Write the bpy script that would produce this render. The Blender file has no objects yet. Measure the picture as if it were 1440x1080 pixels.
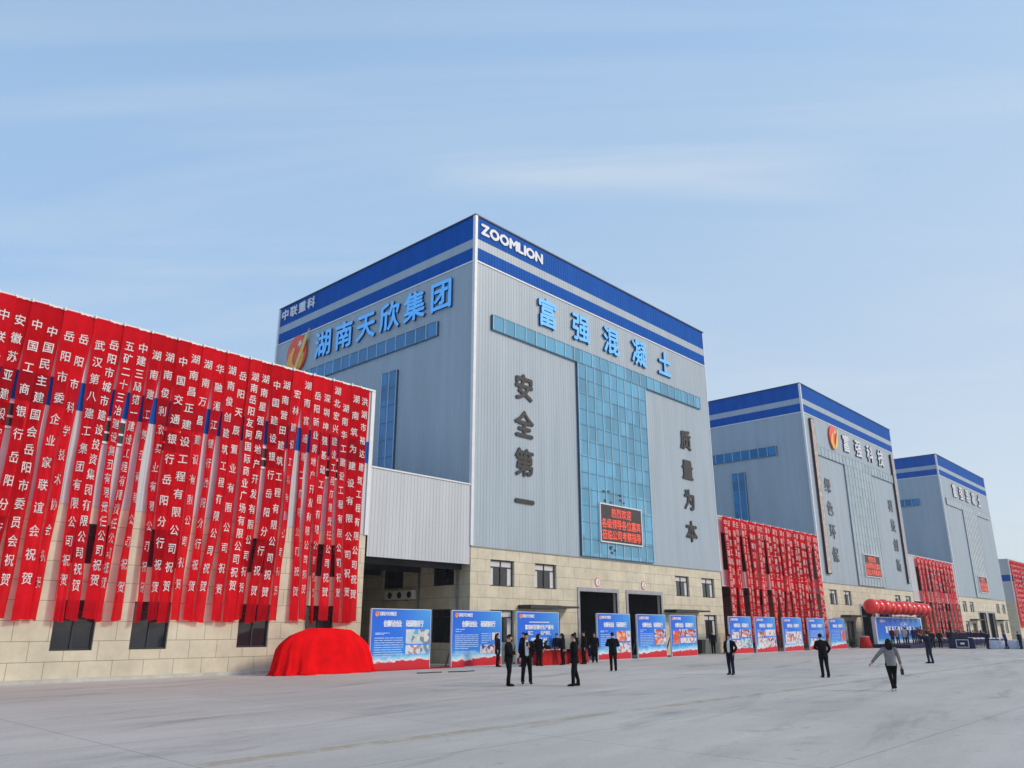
import bpy, math, random
import numpy as np
from mathutils import Vector, Matrix
R = math.radians
S = bpy.context.scene
COL = S.collection

# ---------------------------------------------------------------- camera, sky, sun, exposure
cam_d = bpy.data.cameras.new('camera'); cam = bpy.data.objects.new('camera', cam_d); COL.objects.link(cam)
cam_d.sensor_width = 36; cam_d.sensor_fit = 'HORIZONTAL'; cam_d.lens = 27.5
cam_d.clip_start = 0.1; cam_d.clip_end = 6000
HEAD, PITCH = R(42.77), R(17.34)
fwd = Vector((math.cos(HEAD)*math.cos(PITCH), math.sin(HEAD)*math.cos(PITCH), math.sin(PITCH)))
cam.location = (0, 0, 1.9); cam.rotation_euler = fwd.to_track_quat('-Z', 'Y').to_euler()
S.camera = cam

SUN_DIR = Vector((0.50, -0.72, 0.52)).normalized()
W = bpy.data.worlds.new('World'); S.world = W; W.use_nodes = True
nt = W.node_tree; N = nt.nodes; L = nt.links; N.clear()
out = N.new('ShaderNodeOutputWorld'); bg = N.new('ShaderNodeBackground'); bg.inputs[1].default_value = 0.112
sky = N.new('ShaderNodeTexSky'); sky.sky_type = 'NISHITA'; sky.sun_disc = False
sky.sun_elevation = math.asin(SUN_DIR.z); sky.sun_rotation = math.atan2(SUN_DIR.x, SUN_DIR.y)
sky.air_density = 1.0; sky.dust_density = 1.6; sky.ozone_density = 2.2; sky.altitude = 50
# thin high cloud and haze veil in the sky itself
tc = N.new('ShaderNodeTexCoord'); sep = N.new('ShaderNodeSeparateXYZ'); L.new(tc.outputs['Generated'], sep.inputs[0])
mx = N.new('ShaderNodeMath'); mx.operation = 'MAXIMUM'; mx.inputs[1].default_value = 0.06; L.new(sep.outputs[2], mx.inputs[0])
dx = N.new('ShaderNodeMath'); dx.operation = 'DIVIDE'; L.new(sep.outputs[0], dx.inputs[0]); L.new(mx.outputs[0], dx.inputs[1])
dy = N.new('ShaderNodeMath'); dy.operation = 'DIVIDE'; L.new(sep.outputs[1], dy.inputs[0]); L.new(mx.outputs[0], dy.inputs[1])
cmb = N.new('ShaderNodeCombineXYZ'); L.new(dx.outputs[0], cmb.inputs[0]); L.new(dy.outputs[0], cmb.inputs[1])
mp = N.new('ShaderNodeMapping'); mp.inputs['Scale'].default_value = (0.42, 1.7, 1); mp.inputs['Location'].default_value = (0.3, 0.55, 0)
mp0 = N.new('ShaderNodeMapping'); mp0.inputs['Rotation'].default_value = (0, 0, R(50))
L.new(cmb.outputs[0], mp0.inputs[0]); L.new(mp0.outputs[0], mp.inputs[0])
nz = N.new('ShaderNodeTexNoise'); nz.inputs['Scale'].default_value = 0.95; nz.inputs['Detail'].default_value = 7; nz.inputs['Roughness'].default_value = 0.55; nz.inputs['Distortion'].default_value = 0.8
L.new(mp.outputs[0], nz.inputs['Vector'])
mr = N.new('ShaderNodeMapRange'); mr.inputs[1].default_value = 0.45; mr.inputs[2].default_value = 0.78; mr.inputs[3].default_value = 0.0; mr.inputs[4].default_value = 0.52
L.new(nz.outputs[0], mr.inputs[0])
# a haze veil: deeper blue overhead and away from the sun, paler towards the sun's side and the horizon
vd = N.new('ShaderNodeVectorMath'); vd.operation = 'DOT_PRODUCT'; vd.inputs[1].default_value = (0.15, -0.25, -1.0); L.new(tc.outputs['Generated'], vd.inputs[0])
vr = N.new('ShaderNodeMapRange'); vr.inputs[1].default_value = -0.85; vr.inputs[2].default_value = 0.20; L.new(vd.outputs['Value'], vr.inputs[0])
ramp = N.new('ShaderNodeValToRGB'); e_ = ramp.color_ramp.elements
e_[0].position = 0.0; e_[0].color = (0.345, 0.56, 0.86, 1); e_[1].position = 1.0; e_[1].color = (0.95, 1.0, 1.0, 1); x_ = e_.new(0.12); x_.color = (0.43, 0.66, 0.97, 1); x_ = e_.new(0.26); x_.color = (0.47, 0.70, 1.0, 1); x_ = e_.new(0.67); x_.color = (0.67, 0.81, 0.97, 1)  # paler stops out of view are raised as added fill for shaded tower sides
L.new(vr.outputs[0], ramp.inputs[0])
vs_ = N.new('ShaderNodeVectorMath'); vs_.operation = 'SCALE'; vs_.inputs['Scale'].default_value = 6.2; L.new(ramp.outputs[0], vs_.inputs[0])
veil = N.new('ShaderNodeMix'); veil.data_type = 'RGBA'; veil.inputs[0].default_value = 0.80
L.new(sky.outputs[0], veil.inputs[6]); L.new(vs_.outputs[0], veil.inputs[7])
cl = N.new('ShaderNodeMix'); cl.data_type = 'RGBA'; cl.inputs[7].default_value = (4.4, 5.0, 5.7, 1)
# one longer wisp of cirrus across the sky beyond the tall building
wd = N.new('ShaderNodeVectorMath'); wd.operation = 'DOT_PRODUCT'; wd.inputs[1].default_value = (0.4087, 0.3440, -0.8453); L.new(tc.outputs['Generated'], wd.inputs[0])
wn = N.new('ShaderNodeMath'); wn.operation = 'MULTIPLY_ADD'; wn.inputs[1].default_value = 0.16; wn.inputs[2].default_value = -0.08; L.new(nz.outputs[0], wn.inputs[0])
ws = N.new('ShaderNodeMath'); ws.operation = 'ADD'; L.new(wd.outputs['Value'], ws.inputs[0]); L.new(wn.outputs[0], ws.inputs[1])
wa = N.new('ShaderNodeMath'); wa.operation = 'ABSOLUTE'; L.new(ws.outputs[0], wa.inputs[0])
wr = N.new('ShaderNodeMapRange'); wr.interpolation_type = 'SMOOTHSTEP'; wr.inputs[1].default_value = 0.0; wr.inputs[2].default_value = 0.035; wr.inputs[3].default_value = 1.0; wr.inputs[4].default_value = 0.0; L.new(wa.outputs[0], wr.inputs[0])
wc = N.new('ShaderNodeVectorMath'); wc.operation = 'DOT_PRODUCT'; wc.inputs[1].default_value = (0.7136, 0.4590, 0.5293); L.new(tc.outputs['Generated'], wc.inputs[0])
wz = N.new('ShaderNodeMapRange'); wz.interpolation_type = 'SMOOTHSTEP'; wz.inputs[1].default_value = 0.955; wz.inputs[2].default_value = 0.995; wz.inputs[3].default_value = 0.0; wz.inputs[4].default_value = 0.50; L.new(wc.outputs['Value'], wz.inputs[0])
wm1 = N.new('ShaderNodeMath'); wm1.operation = 'MULTIPLY'; L.new(wr.outputs[0], wm1.inputs[0]); L.new(wz.outputs[0], wm1.inputs[1])
nf = N.new('ShaderNodeTexNoise'); nf.inputs['Scale'].default_value = 6.0; nf.inputs['Detail'].default_value = 8; nf.inputs['Roughness'].default_value = 0.6; L.new(mp.outputs[0], nf.inputs['Vector'])
wm2 = N.new('ShaderNodeMath'); wm2.operation = 'MULTIPLY'; L.new(wm1.outputs[0], wm2.inputs[0]); L.new(nf.outputs[0], wm2.inputs[1])
wx = N.new('ShaderNodeMath'); wx.operation = 'MULTIPLY_ADD'; wx.inputs[1].default_value = 1.7; wx.use_clamp = True; L.new(wm2.outputs[0], wx.inputs[0]); L.new(mr.outputs[0], wx.inputs[2])
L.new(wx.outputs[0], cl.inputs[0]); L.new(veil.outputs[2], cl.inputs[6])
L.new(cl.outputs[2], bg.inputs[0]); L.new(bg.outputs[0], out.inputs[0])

sd = bpy.data.lights.new('sun', 'SUN'); sd.energy = 1.6; sd.angle = R(11); sd.color = (1.0, 0.83, 0.63)
so = bpy.data.objects.new('sun', sd); COL.objects.link(so); so.location = (0, 0, 80)
so.rotation_euler = (-SUN_DIR).to_track_quat('-Z', 'Y').to_euler()
S.view_settings.view_transform = 'Standard'; S.view_settings.look = 'None'
S.view_settings.exposure = 0.40; S.view_settings.gamma = 1.0; S.view_settings.use_curve_mapping = False
S.cycles.max_bounces = 6; S.cycles.transparent_max_bounces = 12; S.cycles.volume_bounces = 0
S.cycles.use_denoising = True

# ---------------------------------------------------------------- materials
def nmat(name, rough=0.6, metal=0.0, spec=0.5):
    m = bpy.data.materials.new(name); m.use_nodes = True
    b = m.node_tree.nodes['Principled BSDF']
    b.inputs['Roughness'].default_value = rough; b.inputs['Metallic'].default_value = metal
    b.inputs['Specular IOR Level'].default_value = spec
    return m, b, m.node_tree.nodes, m.node_tree.links

def noise_col(n, l, c1, c2, scale, vec=None, detail=4, lo=0.35, hi=0.65):
    t = n.new('ShaderNodeTexNoise'); t.inputs['Scale'].default_value = scale; t.inputs['Detail'].default_value = detail
    if vec is not None: l.new(vec, t.inputs['Vector'])
    r = n.new('ShaderNodeMapRange'); r.inputs[1].default_value = lo; r.inputs[2].default_value = hi
    l.new(t.outputs[0], r.inputs[0])
    m = n.new('ShaderNodeMix'); m.data_type = 'RGBA'
    m.inputs[6].default_value = (*c1, 1); m.inputs[7].default_value = (*c2, 1)
    l.new(r.outputs[0], m.inputs[0]); return m

def simple(name, col, rough=0.6, var=0.10, scale=3.0, metal=0.0, stretch=(1, 1, 1), bump=0.0, spec=0.5):
    m, b, n, l = nmat(name, rough, metal, spec)
    t = n.new('ShaderNodeTexCoord'); mp = n.new('ShaderNodeMapping'); mp.inputs['Scale'].default_value = stretch
    l.new(t.outputs['Object'], mp.inputs[0])
    c1 = tuple(max(0, c*(1-var)) for c in col); c2 = tuple(min(1, c*(1+var)) for c in col)
    mixn = noise_col(n, l, c1, c2, scale, mp.outputs[0])
    l.new(mixn.outputs[2], b.inputs['Base Color'])
    if bump:
        bn = n.new('ShaderNodeBump'); bn.inputs['Strength'].default_value = bump; bn.inputs['Distance'].default_value = 0.02
        tx = n.new('ShaderNodeTexNoise'); tx.inputs['Scale'].default_value = scale*4; l.new(mp.outputs[0], tx.inputs['Vector'])
        l.new(tx.outputs[0], bn.inputs['Height']); l.new(bn.outputs[0], b.inputs['Normal'])
    return m

M = {}
M['clad'] = simple('grey_cladding', (0.352, 0.428, 0.502), 0.45, 0.06, 0.8, stretch=(1.5, 1.5, 0.12))
M['clad_pale'] = simple('pale_cladding', (0.50, 0.53, 0.57), 0.45, 0.06, 0.8, stretch=(1.5, 1.5, 0.12))
M['blue'] = simple('blue_cladding', (0.003, 0.092, 0.42), 0.5, 0.08, 0.8, stretch=(1.5, 1.5, 0.15), spec=0.05)
M['trim'] = simple('white_trim', (0.70, 0.72, 0.75), 0.4, 0.04)
M['fin'] = simple('pale_blue_fin', (0.50, 0.64, 0.74), 0.4, 0.05); M['joint_pale'] = simple('pale_glazing_joint', (0.22, 0.29, 0.34), 0.5, 0.1); M['joint'] = simple('dark_glazing_joint', (0.035, 0.10, 0.17), 0.5, 0.1)
M['dark'] = simple('dark_metal', (0.018, 0.020, 0.024), 0.5, 0.2)
M['navy'] = simple('navy_edge', (0.010, 0.022, 0.085), 0.5, 0.1)
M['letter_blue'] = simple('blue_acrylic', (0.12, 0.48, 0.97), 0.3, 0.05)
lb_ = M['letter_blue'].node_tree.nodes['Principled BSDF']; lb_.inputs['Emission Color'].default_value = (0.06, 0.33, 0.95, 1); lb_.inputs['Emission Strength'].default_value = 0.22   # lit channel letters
M['letter_white'] = simple('white_letter', (0.72, 0.74, 0.80), 0.5, 0.04)
M['letter_dark'] = simple('charcoal_letter', (0.020, 0.022, 0.025), 0.6, 0.15)
M['letter_faded'] = simple('faded_grey_letter', (0.15, 0.16, 0.175), 0.6, 0.25)
M['inside'] = simple('dark_interior', (0.035, 0.036, 0.042), 0.9, 0.3, 0.7)  # near black: the deep shade inside the openings is put into this colour
M['gate'] = simple('gate_steel', (0.33, 0.33, 0.37), 0.5, 0.12)
M['curtain'] = simple('white_curtain', (0.62, 0.62, 0.64), 0.9, 0.08, stretch=(8, 8, 0.5))
M['roof'] = simple('roof_sheet', (0.40, 0.42, 0.45), 0.5, 0.1)
M['mauve'] = simple('pale_wall_panel', (0.50, 0.46, 0.47), 0.7, 0.06)
M['white'] = simple('white_paint', (0.78, 0.78, 0.78), 0.5, 0.04)
M['black'] = simple('black_plastic', (0.012, 0.012, 0.014), 0.6, 0.2)
M['steel'] = simple('steel_grey', (0.25, 0.26, 0.28), 0.4, 0.1, metal=0.6)
M['print_white'] = simple('print_white', (0.80, 0.83, 0.88), 0.6, 0.02)
M['print_soft'] = simple('print_pale_blue', (0.42, 0.60, 0.85), 0.6, 0.02)
M['board_edge'] = simple('board_edge', (0.62, 0.68, 0.80), 0.6, 0.05)
M['red_cloth'] = simple('red_velvet_cloth', (0.74, 0.005, 0.008), 0.9, 0.10, 2.0, bump=0.15, spec=0.03)
M['table_red'] = simple('red_tablecloth', (0.42, 0.010, 0.014), 0.85, 0.12, 3.0, spec=0.2)
M['balloon'] = simple('red_balloon_film', (0.85, 0.040, 0.035), 0.18, 0.04)
M['logo_red'] = simple('logo_red', (0.90, 0.09, 0.03), 0.4, 0.08)
M['logo_orange'] = simple('logo_orange', (0.95, 0.42, 0.07), 0.4, 0.1)
M['logo_gold'] = simple('logo_gold', (0.80, 0.58, 0.14), 0.4, 0.1)
M['plaque_red'] = simple('plaque_red', (0.62, 0.10, 0.12), 0.5, 0.05)
M['couplet'] = simple('couplet_print', (0.46, 0.40, 0.37), 0.7, 0.35, 2.2, stretch=(2, 2, 1))
M['couplet_edge'] = simple('couplet_edge', (0.06, 0.02, 0.025), 0.7, 0.2)
M['banner_text'] = simple('banner_lettering', (0.74, 0.70, 0.71), 0.8, 0.05)
M['banner_text_far'] = simple('faded_banner_lettering', (0.72, 0.50, 0.50), 0.8, 0.15)
M['kerb'] = simple('kerb_concrete', (0.50, 0.49, 0.46), 0.8, 0.12, 2.0)
M['tube'] = simple('tether_cord', (0.55, 0.30, 0.30), 0.8, 0.05)
M['plant'] = simple('plant_leaf', (0.05, 0.10, 0.03), 0.6, 0.3)
M['flower'] = simple('flower_petals', (0.60, 0.28, 0.30), 0.7, 0.4, 30)
M['paper'] = simple('paper_white', (0.8, 0.8, 0.8), 0.8, 0.03)
M['blue_cloth'] = simple('blue_cloth', (0.010, 0.014, 0.07), 0.9, 0.2)
M['table_white'] = simple('white_blue_tablecloth', (0.60, 0.66, 0.80), 0.85, 0.12, 4)
M['car_paint'] = simple('car_dark_paint', (0.008, 0.010, 0.022), 0.35, 0.1, spec=0.25)
M['chrome'] = simple('chrome', (0.55, 0.56, 0.58), 0.2, 0.05, metal=0.9)
M['rubber'] = simple('tyre_rubber', (0.015, 0.015, 0.015), 0.85, 0.2)
M['lamp'] = simple('headlamp_glass', (0.55, 0.58, 0.62), 0.1, 0.05)
M['copper_pipe'] = simple('downpipe_grey', (0.18, 0.20, 0.18), 0.5, 0.1)

def stone():
    m, b, n, l = nmat('stone_tile', 0.62, 0, 0.35)
    uv = n.new('ShaderNodeUVMap'); br = n.new('ShaderNodeTexBrick')
    l.new(uv.outputs[0], br.inputs['Vector'])
    br.offset = 0.5; br.inputs['Scale'].default_value = 1.0
    br.inputs['Brick Width'].default_value = 1.2; br.inputs['Row Height'].default_value = 0.72
    br.inputs['Mortar Size'].default_value = 0.012; br.inputs['Mortar Smooth'].default_value = 0.1; br.inputs['Bias'].default_value = 0.0
    br.inputs['Color1'].default_value = (0.655, 0.60, 0.475, 1); br.inputs['Color2'].default_value = (0.615, 0.555, 0.43, 1)
    br.inputs['Mortar'].default_value = (0.30, 0.265, 0.20, 1)
    t = n.new('ShaderNodeTexNoise'); t.inputs['Scale'].default_value = 0.8; t.inputs['Detail'].default_value = 8; t.inputs['Roughness'].default_value = 0.65
    l.new(uv.outputs[0], t.inputs['Vector'])
    r = n.new('ShaderNodeMapRange'); r.inputs[1].default_value = 0.3; r.inputs[2].default_value = 0.7; r.inputs[3].default_value = 0.80; r.inputs[4].default_value = 1.12
    l.new(t.outputs[0], r.inputs[0])
    mu = n.new('ShaderNodeMix'); mu.data_type = 'RGBA'; mu.blend_type = 'MULTIPLY'; mu.inputs[0].default_value = 1
    l.new(br.outputs['Color'], mu.inputs[6]); l.new(r.outputs[0], mu.inputs[7])
    l.new(mu.outputs[2], b.inputs['Base Color'])
    bp = n.new('ShaderNodeBump'); bp.invert = True; bp.inputs['Strength'].default_value = 0.5; bp.inputs['Distance'].default_value = 0.01
    l.new(br.outputs['Fac'], bp.inputs['Height']); l.new(bp.outputs[0], b.inputs['Normal'])
    return m
M['stone'] = stone()

def glass(name, col, cell, rough=0.12, var=0.22, spec=0.6):
    m, b, n, l = nmat(name, rough, 0, spec)
    uv = n.new('ShaderNodeUVMap'); d = n.new('ShaderNodeVectorMath'); d.operation = 'DIVIDE'; d.inputs[1].default_value = (*cell, 1)
    l.new(uv.outputs[0], d.inputs[0])
    f = n.new('ShaderNodeVectorMath'); f.operation = 'FLOOR'; l.new(d.outputs[0], f.inputs[0])
    w = n.new('ShaderNodeTexWhiteNoise'); w.noise_dimensions = '2D'; l.new(f.outputs[0], w.inputs['Vector'])
    mixn = n.new('ShaderNodeMix'); mixn.data_type = 'RGBA'
    mixn.inputs[6].default_value = (*[c*(1-var) for c in col], 1); mixn.inputs[7].default_value = (*[min(1, c*(1+var)) for c in col], 1)
    l.new(w.outputs[0], mixn.inputs[0]); l.new(mixn.outputs[2], b.inputs['Base Color'])
    # each sheet sits at a slightly different tilt
    bp = n.new('ShaderNodeBump'); bp.inputs['Strength'].default_value = 0.08; bp.inputs['Distance'].default_value = 0.1
    t = n.new('ShaderNodeTexNoise'); t.inputs['Scale'].default_value = 0.7; l.new(uv.outputs[0], t.inputs['Vector'])
    l.new(t.outputs[0], bp.inputs['Height']); l.new(bp.outputs[0], b.inputs['Normal'])
    return m
M['glass_front'] = glass('blue_coated_glass', (0.105, 0.335, 0.52), (0.967, 1.13))
M['glass_pale'] = glass('pale_coated_glass', (0.31, 0.40, 0.45), (0.967, 1.13), var=0.12)  # middle building: sky reflected at grazing angles is put into the colour
M['glass_palest'] = glass('palest_coated_glass', (0.40, 0.46, 0.50), (0.967, 1.13), var=0.08)  # farthest building: the same grazing sky sheen painted in, paler still
M['glass_side'] = glass('deep_blue_glass', (0.03, 0.20, 0.44), (1.06, 1.2))
M['pane'] = glass('window_pane', (0.02, 0.022, 0.03), (1, 1), 0.06)

def fabric(k):
    m, b, n, l = nmat('red_banner_fabric_%d' % k, 0.85, 0, 0.04)
    g_ = (1.0, 0.80, 0.92)[k]; t = n.new('ShaderNodeTexCoord')
    mixn = noise_col(n, l, *[(c[0]*g_, c[1]*g_, c[2]*g_) for c in ((0.76, 0.009, 0.022), (0.92, 0.016, 0.034))], 1.6, t.outputs['Object'])
    l.new(mixn.outputs[2], b.inputs['Base Color'])
    o = n['Material Output']
    tr = n.new('ShaderNodeBsdfTranslucent'); l.new(mixn.outputs[2], tr.inputs[0])
    m1 = n.new('ShaderNodeMixShader'); m1.inputs[0].default_value = 0.22; l.new(b.outputs[0], m1.inputs[1]); l.new(tr.outputs[0], m1.inputs[2])
    tp = n.new('ShaderNodeBsdfTransparent'); tp.inputs[0].default_value = (1.0, 0.05, 0.07, 1)
    m2 = n.new('ShaderNodeMixShader'); m2.inputs[0].default_value = (0.36, 0.44, 0.31)[k]; l.new(m1.outputs[0], m2.inputs[1]); l.new(tp.outputs[0], m2.inputs[2])
    l.new(m2.outputs[0], o.inputs[0]); return m
FAB = [fabric(k) for k in range(3)]

def emis(name, col, strength, base=(0.02, 0.02, 0.02)):
    m, b, n, l = nmat(name, 0.4)
    b.inputs['Base Color'].default_value = (*base, 1); b.inputs['Emission Color'].default_value = (*col, 1); b.inputs['Emission Strength'].default_value = strength
    return m
M['led_text'] = emis('led_red_glow', (1.0, 0.10, 0.05), 0.62, (0.3, 0.02, 0.01))
M['led_face'] = simple('led_dark_face', (0.030, 0.022, 0.026), 0.5, 0.15)

def ground_mat():
    m, b, n, l = nmat('yard_concrete', 0.72, 0, 0.3)
    t = n.new('ShaderNodeTexCoord')
    def layer(prev, scale, mp_s, rot, lo, hi, v0, v1, detail=7, rough=0.62, dist=0.0, loc=0.0):
        m1 = n.new('ShaderNodeMapping'); m1.inputs['Rotation'].default_value = (0, 0, R(rot)); m1.inputs['Location'].default_value = (loc, loc*0.7, 0); l.new(t.outputs['Object'], m1.inputs[0])
        m2 = n.new('ShaderNodeMapping'); m2.inputs['Scale'].default_value = (*mp_s, 1); l.new(m1.outputs[0], m2.inputs[0])
        z = n.new('ShaderNodeTexNoise'); z.inputs['Scale'].default_value = scale; z.inputs['Detail'].default_value = detail; z.inputs['Roughness'].default_value = rough; z.inputs['Distortion'].default_value = dist
        l.new(m2.outputs[0], z.inputs['Vector'])
        r = n.new('ShaderNodeMapRange'); r.inputs[1].default_value = lo; r.inputs[2].default_value = hi; r.inputs[3].default_value = v0; r.inputs[4].default_value = v1; l.new(z.outputs[0], r.inputs[0])
        mu = n.new('ShaderNodeMix'); mu.data_type = 'RGBA'; mu.blend_type = 'MULTIPLY'; mu.inputs[0].default_value = 1
        l.new(prev, mu.inputs[6]); l.new(r.outputs[0], mu.inputs[7]); return mu.outputs[2], z
    big = noise_col(n, l, (0.48, 0.455, 0.42), (0.565, 0.535, 0.495), 0.07, t.outputs['Object'], 8, 0.3, 0.7)
    c, _ = layer(big.outputs[2], 0.35, (0.35, 1.0), 5, 0.35, 0.65, 0.90, 1.06)
    c, zz = layer(c, 1.1, (0.12, 0.9), -8, 0.33, 0.67, 0.90, 1.07, 8, 0.65)
    c, _ = layer(c, 0.9, (0.14, 0.8), -14, 0.57, 0.70, 1.0, 0.70, 6, 0.6, 0.5, 7)       # tyre scuffs
    c, _ = layer(c, 0.45, (0.5, 1.0), 20, 0.58, 0.70, 1.0, 0.74, 8, 0.7, 0.3, 31)        # oil and damp patches
    c, _ = layer(c, 2.6, (1, 1), 0, 0.66, 0.72, 1.0, 0.80, 4, 0.5, 0.0, 13)              # spots
    c, _ = layer(c, 14, (1, 1), 0, 0.3, 0.7, 0.94, 1.05, 3, 0.6)
    br = n.new('ShaderNodeTexBrick'); br.offset = 0; br.inputs['Scale'].default_value = 1; br.inputs['Brick Width'].default_value = 6; br.inputs['Row Height'].default_value = 5
    br.inputs['Mortar Size'].default_value = 0.014; br.inputs['Color1'].default_value = (1, 1, 1, 1); br.inputs['Color2'].default_value = (0.93, 0.935, 0.94, 1); br.inputs['Mortar'].default_value = (0.55, 0.55, 0.55, 1)
    l.new(t.outputs['Object'], br.inputs['Vector'])
    m4 = n.new('ShaderNodeMix'); m4.data_type = 'RGBA'; m4.blend_type = 'MULTIPLY'; m4.inputs[0].default_value = 0.85
    l.new(c, m4.inputs[6]); l.new(br.outputs[0], m4.inputs[7]); l.new(m4.outputs[2], b.inputs['Base Color'])
    rr = n.new('ShaderNodeMapRange'); rr.inputs[3].default_value = 0.6; rr.inputs[4].default_value = 0.9; l.new(zz.outputs[0], rr.inputs[0]); l.new(rr.outputs[0], b.inputs['Roughness'])
    bp = n.new('ShaderNodeBump'); bp.inputs['Strength'].default_value = 0.25; bp.inputs['Distance'].default_value = 0.02
    fn = n.new('ShaderNodeTexNoise'); fn.inputs['Scale'].default_value = 9; fn.inputs['Detail'].default_value = 6; l.new(t.outputs['Object'], fn.inputs['Vector'])
    l.new(fn.outputs[0], bp.inputs['Height']); l.new(bp.outputs[0], b.inputs['Normal'])
    return m
M['ground'] = ground_mat()

def marking_mat():
    m, b, n, l = nmat('worn_yellow_paint', 0.8)
    b.inputs['Base Color'].default_value = (0.50, 0.40, 0.20, 1)
    t = n.new('ShaderNodeTexCoord'); z = n.new('ShaderNodeTexNoise'); z.inputs['Scale'].default_value = 1.4; z.inputs['Detail'].default_value = 9; z.inputs['Roughness'].default_value = 0.7
    l.new(t.outputs['Object'], z.inputs['Vector'])
    r = n.new('ShaderNodeMapRange'); r.inputs[1].default_value = 0.38; r.inputs[2].default_value = 0.66; r.inputs[3].default_value = 0.0; r.inputs[4].default_value = 0.42
    l.new(z.outputs[0], r.inputs[0]); l.new(r.outputs[0], b.inputs['Alpha']); return m
M['marking'] = marking_mat()

def print_mat(name, seed):
    """The printed poster artwork: blue ink running to pale at the foot, red hills along the bottom."""
    m, b, n, l = nmat(name, 0.55, 0, 0.3)
    uv = n.new('ShaderNodeUVMap'); s = n.new('ShaderNodeSeparateXYZ'); l.new(uv.outputs[0], s.inputs[0])
    nz = n.new('ShaderNodeTexNoise'); nz.inputs['Scale'].default_value = 9; nz.inputs['Detail'].default_value = 6
    mp = n.new('ShaderNodeMapping'); mp.inputs['Location'].default_value = (seed, seed*1.7, 0); l.new(uv.outputs[0], mp.inputs[0]); l.new(mp.outputs[0], nz.inputs['Vector'])
    a = n.new('ShaderNodeMath'); a.operation = 'MULTIPLY_ADD'; a.inputs[1].default_value = 0.16; l.new(nz.outputs[0], a.inputs[0]); l.new(s.outputs[1], a.inputs[2])
    sl = n.new('ShaderNodeMath'); sl.operation = 'MULTIPLY_ADD'; sl.inputs[1].default_value = -0.045; l.new(s.outputs[0], sl.inputs[0]); l.new(a.outputs[0], sl.inputs[2])
    cr = n.new('ShaderNodeValToRGB'); e = cr.color_ramp.elements
    e[0].position = 0.0; e[0].color = (0.55, 0.012, 0.03, 1); e[1].position = 1.0; e[1].color = (0.012, 0.13, 0.72, 1)
    for p, c in ((0.185, (0.58, 0.016, 0.035, 1)), (0.205, (0.72, 0.78, 0.86, 1)), (0.26, (0.25, 0.60, 0.85, 1)), (0.33, (0.02, 0.26, 0.78, 1)), (0.55, (0.010, 0.155, 0.78, 1))):
        x = cr.color_ramp.elements.new(p); x.color = c
    l.new(sl.outputs[0], cr.inputs[0])
    # lighter flare printed in the top corner
    dv = n.new('ShaderNodeVectorMath'); dv.operation = 'DISTANCE'; dv.inputs[1].default_value = (1.0, 0.97, 0); l.new(uv.outputs[0], dv.inputs[0])
    r = n.new('ShaderNodeMapRange'); r.inputs[1].default_value = 0.0; r.inputs[2].default_value = 0.85; r.inputs[3].default_value = 0.75; r.inputs[4].default_value = 0.0; l.new(dv.outputs['Value'], r.inputs[0])
    pw = n.new('ShaderNodeMath'); pw.operation = 'POWER'; pw.inputs[1].default_value = 1.6; l.new(r.outputs[0], pw.inputs[0])
    gt = n.new('ShaderNodeMath'); gt.operation = 'GREATER_THAN'; gt.inputs[1].default_value = 0.25; l.new(s.outputs[1], gt.inputs[0])
    mm = n.new('ShaderNodeMath'); mm.operation = 'MULTIPLY'; l.new(pw.outputs[0], mm.inputs[0]); l.new(gt.outputs[0], mm.inputs[1])
    mx_ = n.new('ShaderNodeMix'); mx_.data_type = 'RGBA'; mx_.inputs[7].default_value = (0.10, 0.48, 0.86, 1)
    l.new(mm.outputs[0], mx_.inputs[0]); l.new(cr.outputs[0], mx_.inputs[6]); l.new(mx_.outputs[2], b.inputs['Base Color'])
    return m
PRINTS = [print_mat('poster_print_%d' % i, i*3.1) for i in range(3)]

def photo_mat(name, cols, sc):
    m, b, n, l = nmat(name, 0.5, 0, 0.3)
    t = n.new('ShaderNodeTexCoord'); v = n.new('ShaderNodeTexVoronoi'); v.inputs['Scale'].default_value = sc; v.inputs['Randomness'].default_value = 1
    l.new(t.outputs['Object'], v.inputs['Vector'])
    s = n.new('ShaderNodeSeparateColor'); l.new(v.outputs['Color'], s.inputs[0])
    cr = n.new('ShaderNodeValToRGB'); cr.color_ramp.interpolation = 'CONSTANT'; e = cr.color_ramp.elements
    e[0].color = (*cols[0], 1); e[1].position = 1/len(cols); e[1].color = (*cols[1], 1)
    for i, c in enumerate(cols[2:], 2):
        x = e.new(i/len(cols)); x.color = (*c, 1)
    l.new(s.outputs[0], cr.inputs[0]); l.new(cr.outputs[0], b.inputs['Base Color']); return m
M['photo_plant'] = photo_mat('printed_photo_plant', [(0.10, 0.40, 0.75), (0.45, 0.62, 0.75), (0.65, 0.66, 0.62), (0.20, 0.25, 0.30), (0.55, 0.58, 0.60)], 4)
M['photo_crowd'] = photo_mat('printed_photo_crowd', [(0.60, 0.08, 0.08), (0.70, 0.68, 0.68), (0.05, 0.08, 0.22), (0.55, 0.60, 0.75), (0.68, 0.25, 0.22)], 6)
M['photo_red'] = photo_mat('printed_photo_red', [(0.70, 0.08, 0.04), (0.75, 0.16, 0.08), (0.72, 0.10, 0.06), (0.80, 0.45, 0.25)], 3)
M['photo_pale'] = photo_mat('printed_photo_pale', [(0.70, 0.62, 0.62), (0.62, 0.68, 0.74), (0.75, 0.72, 0.74), (0.45, 0.25, 0.28), (0.60, 0.62, 0.70)], 5)

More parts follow.
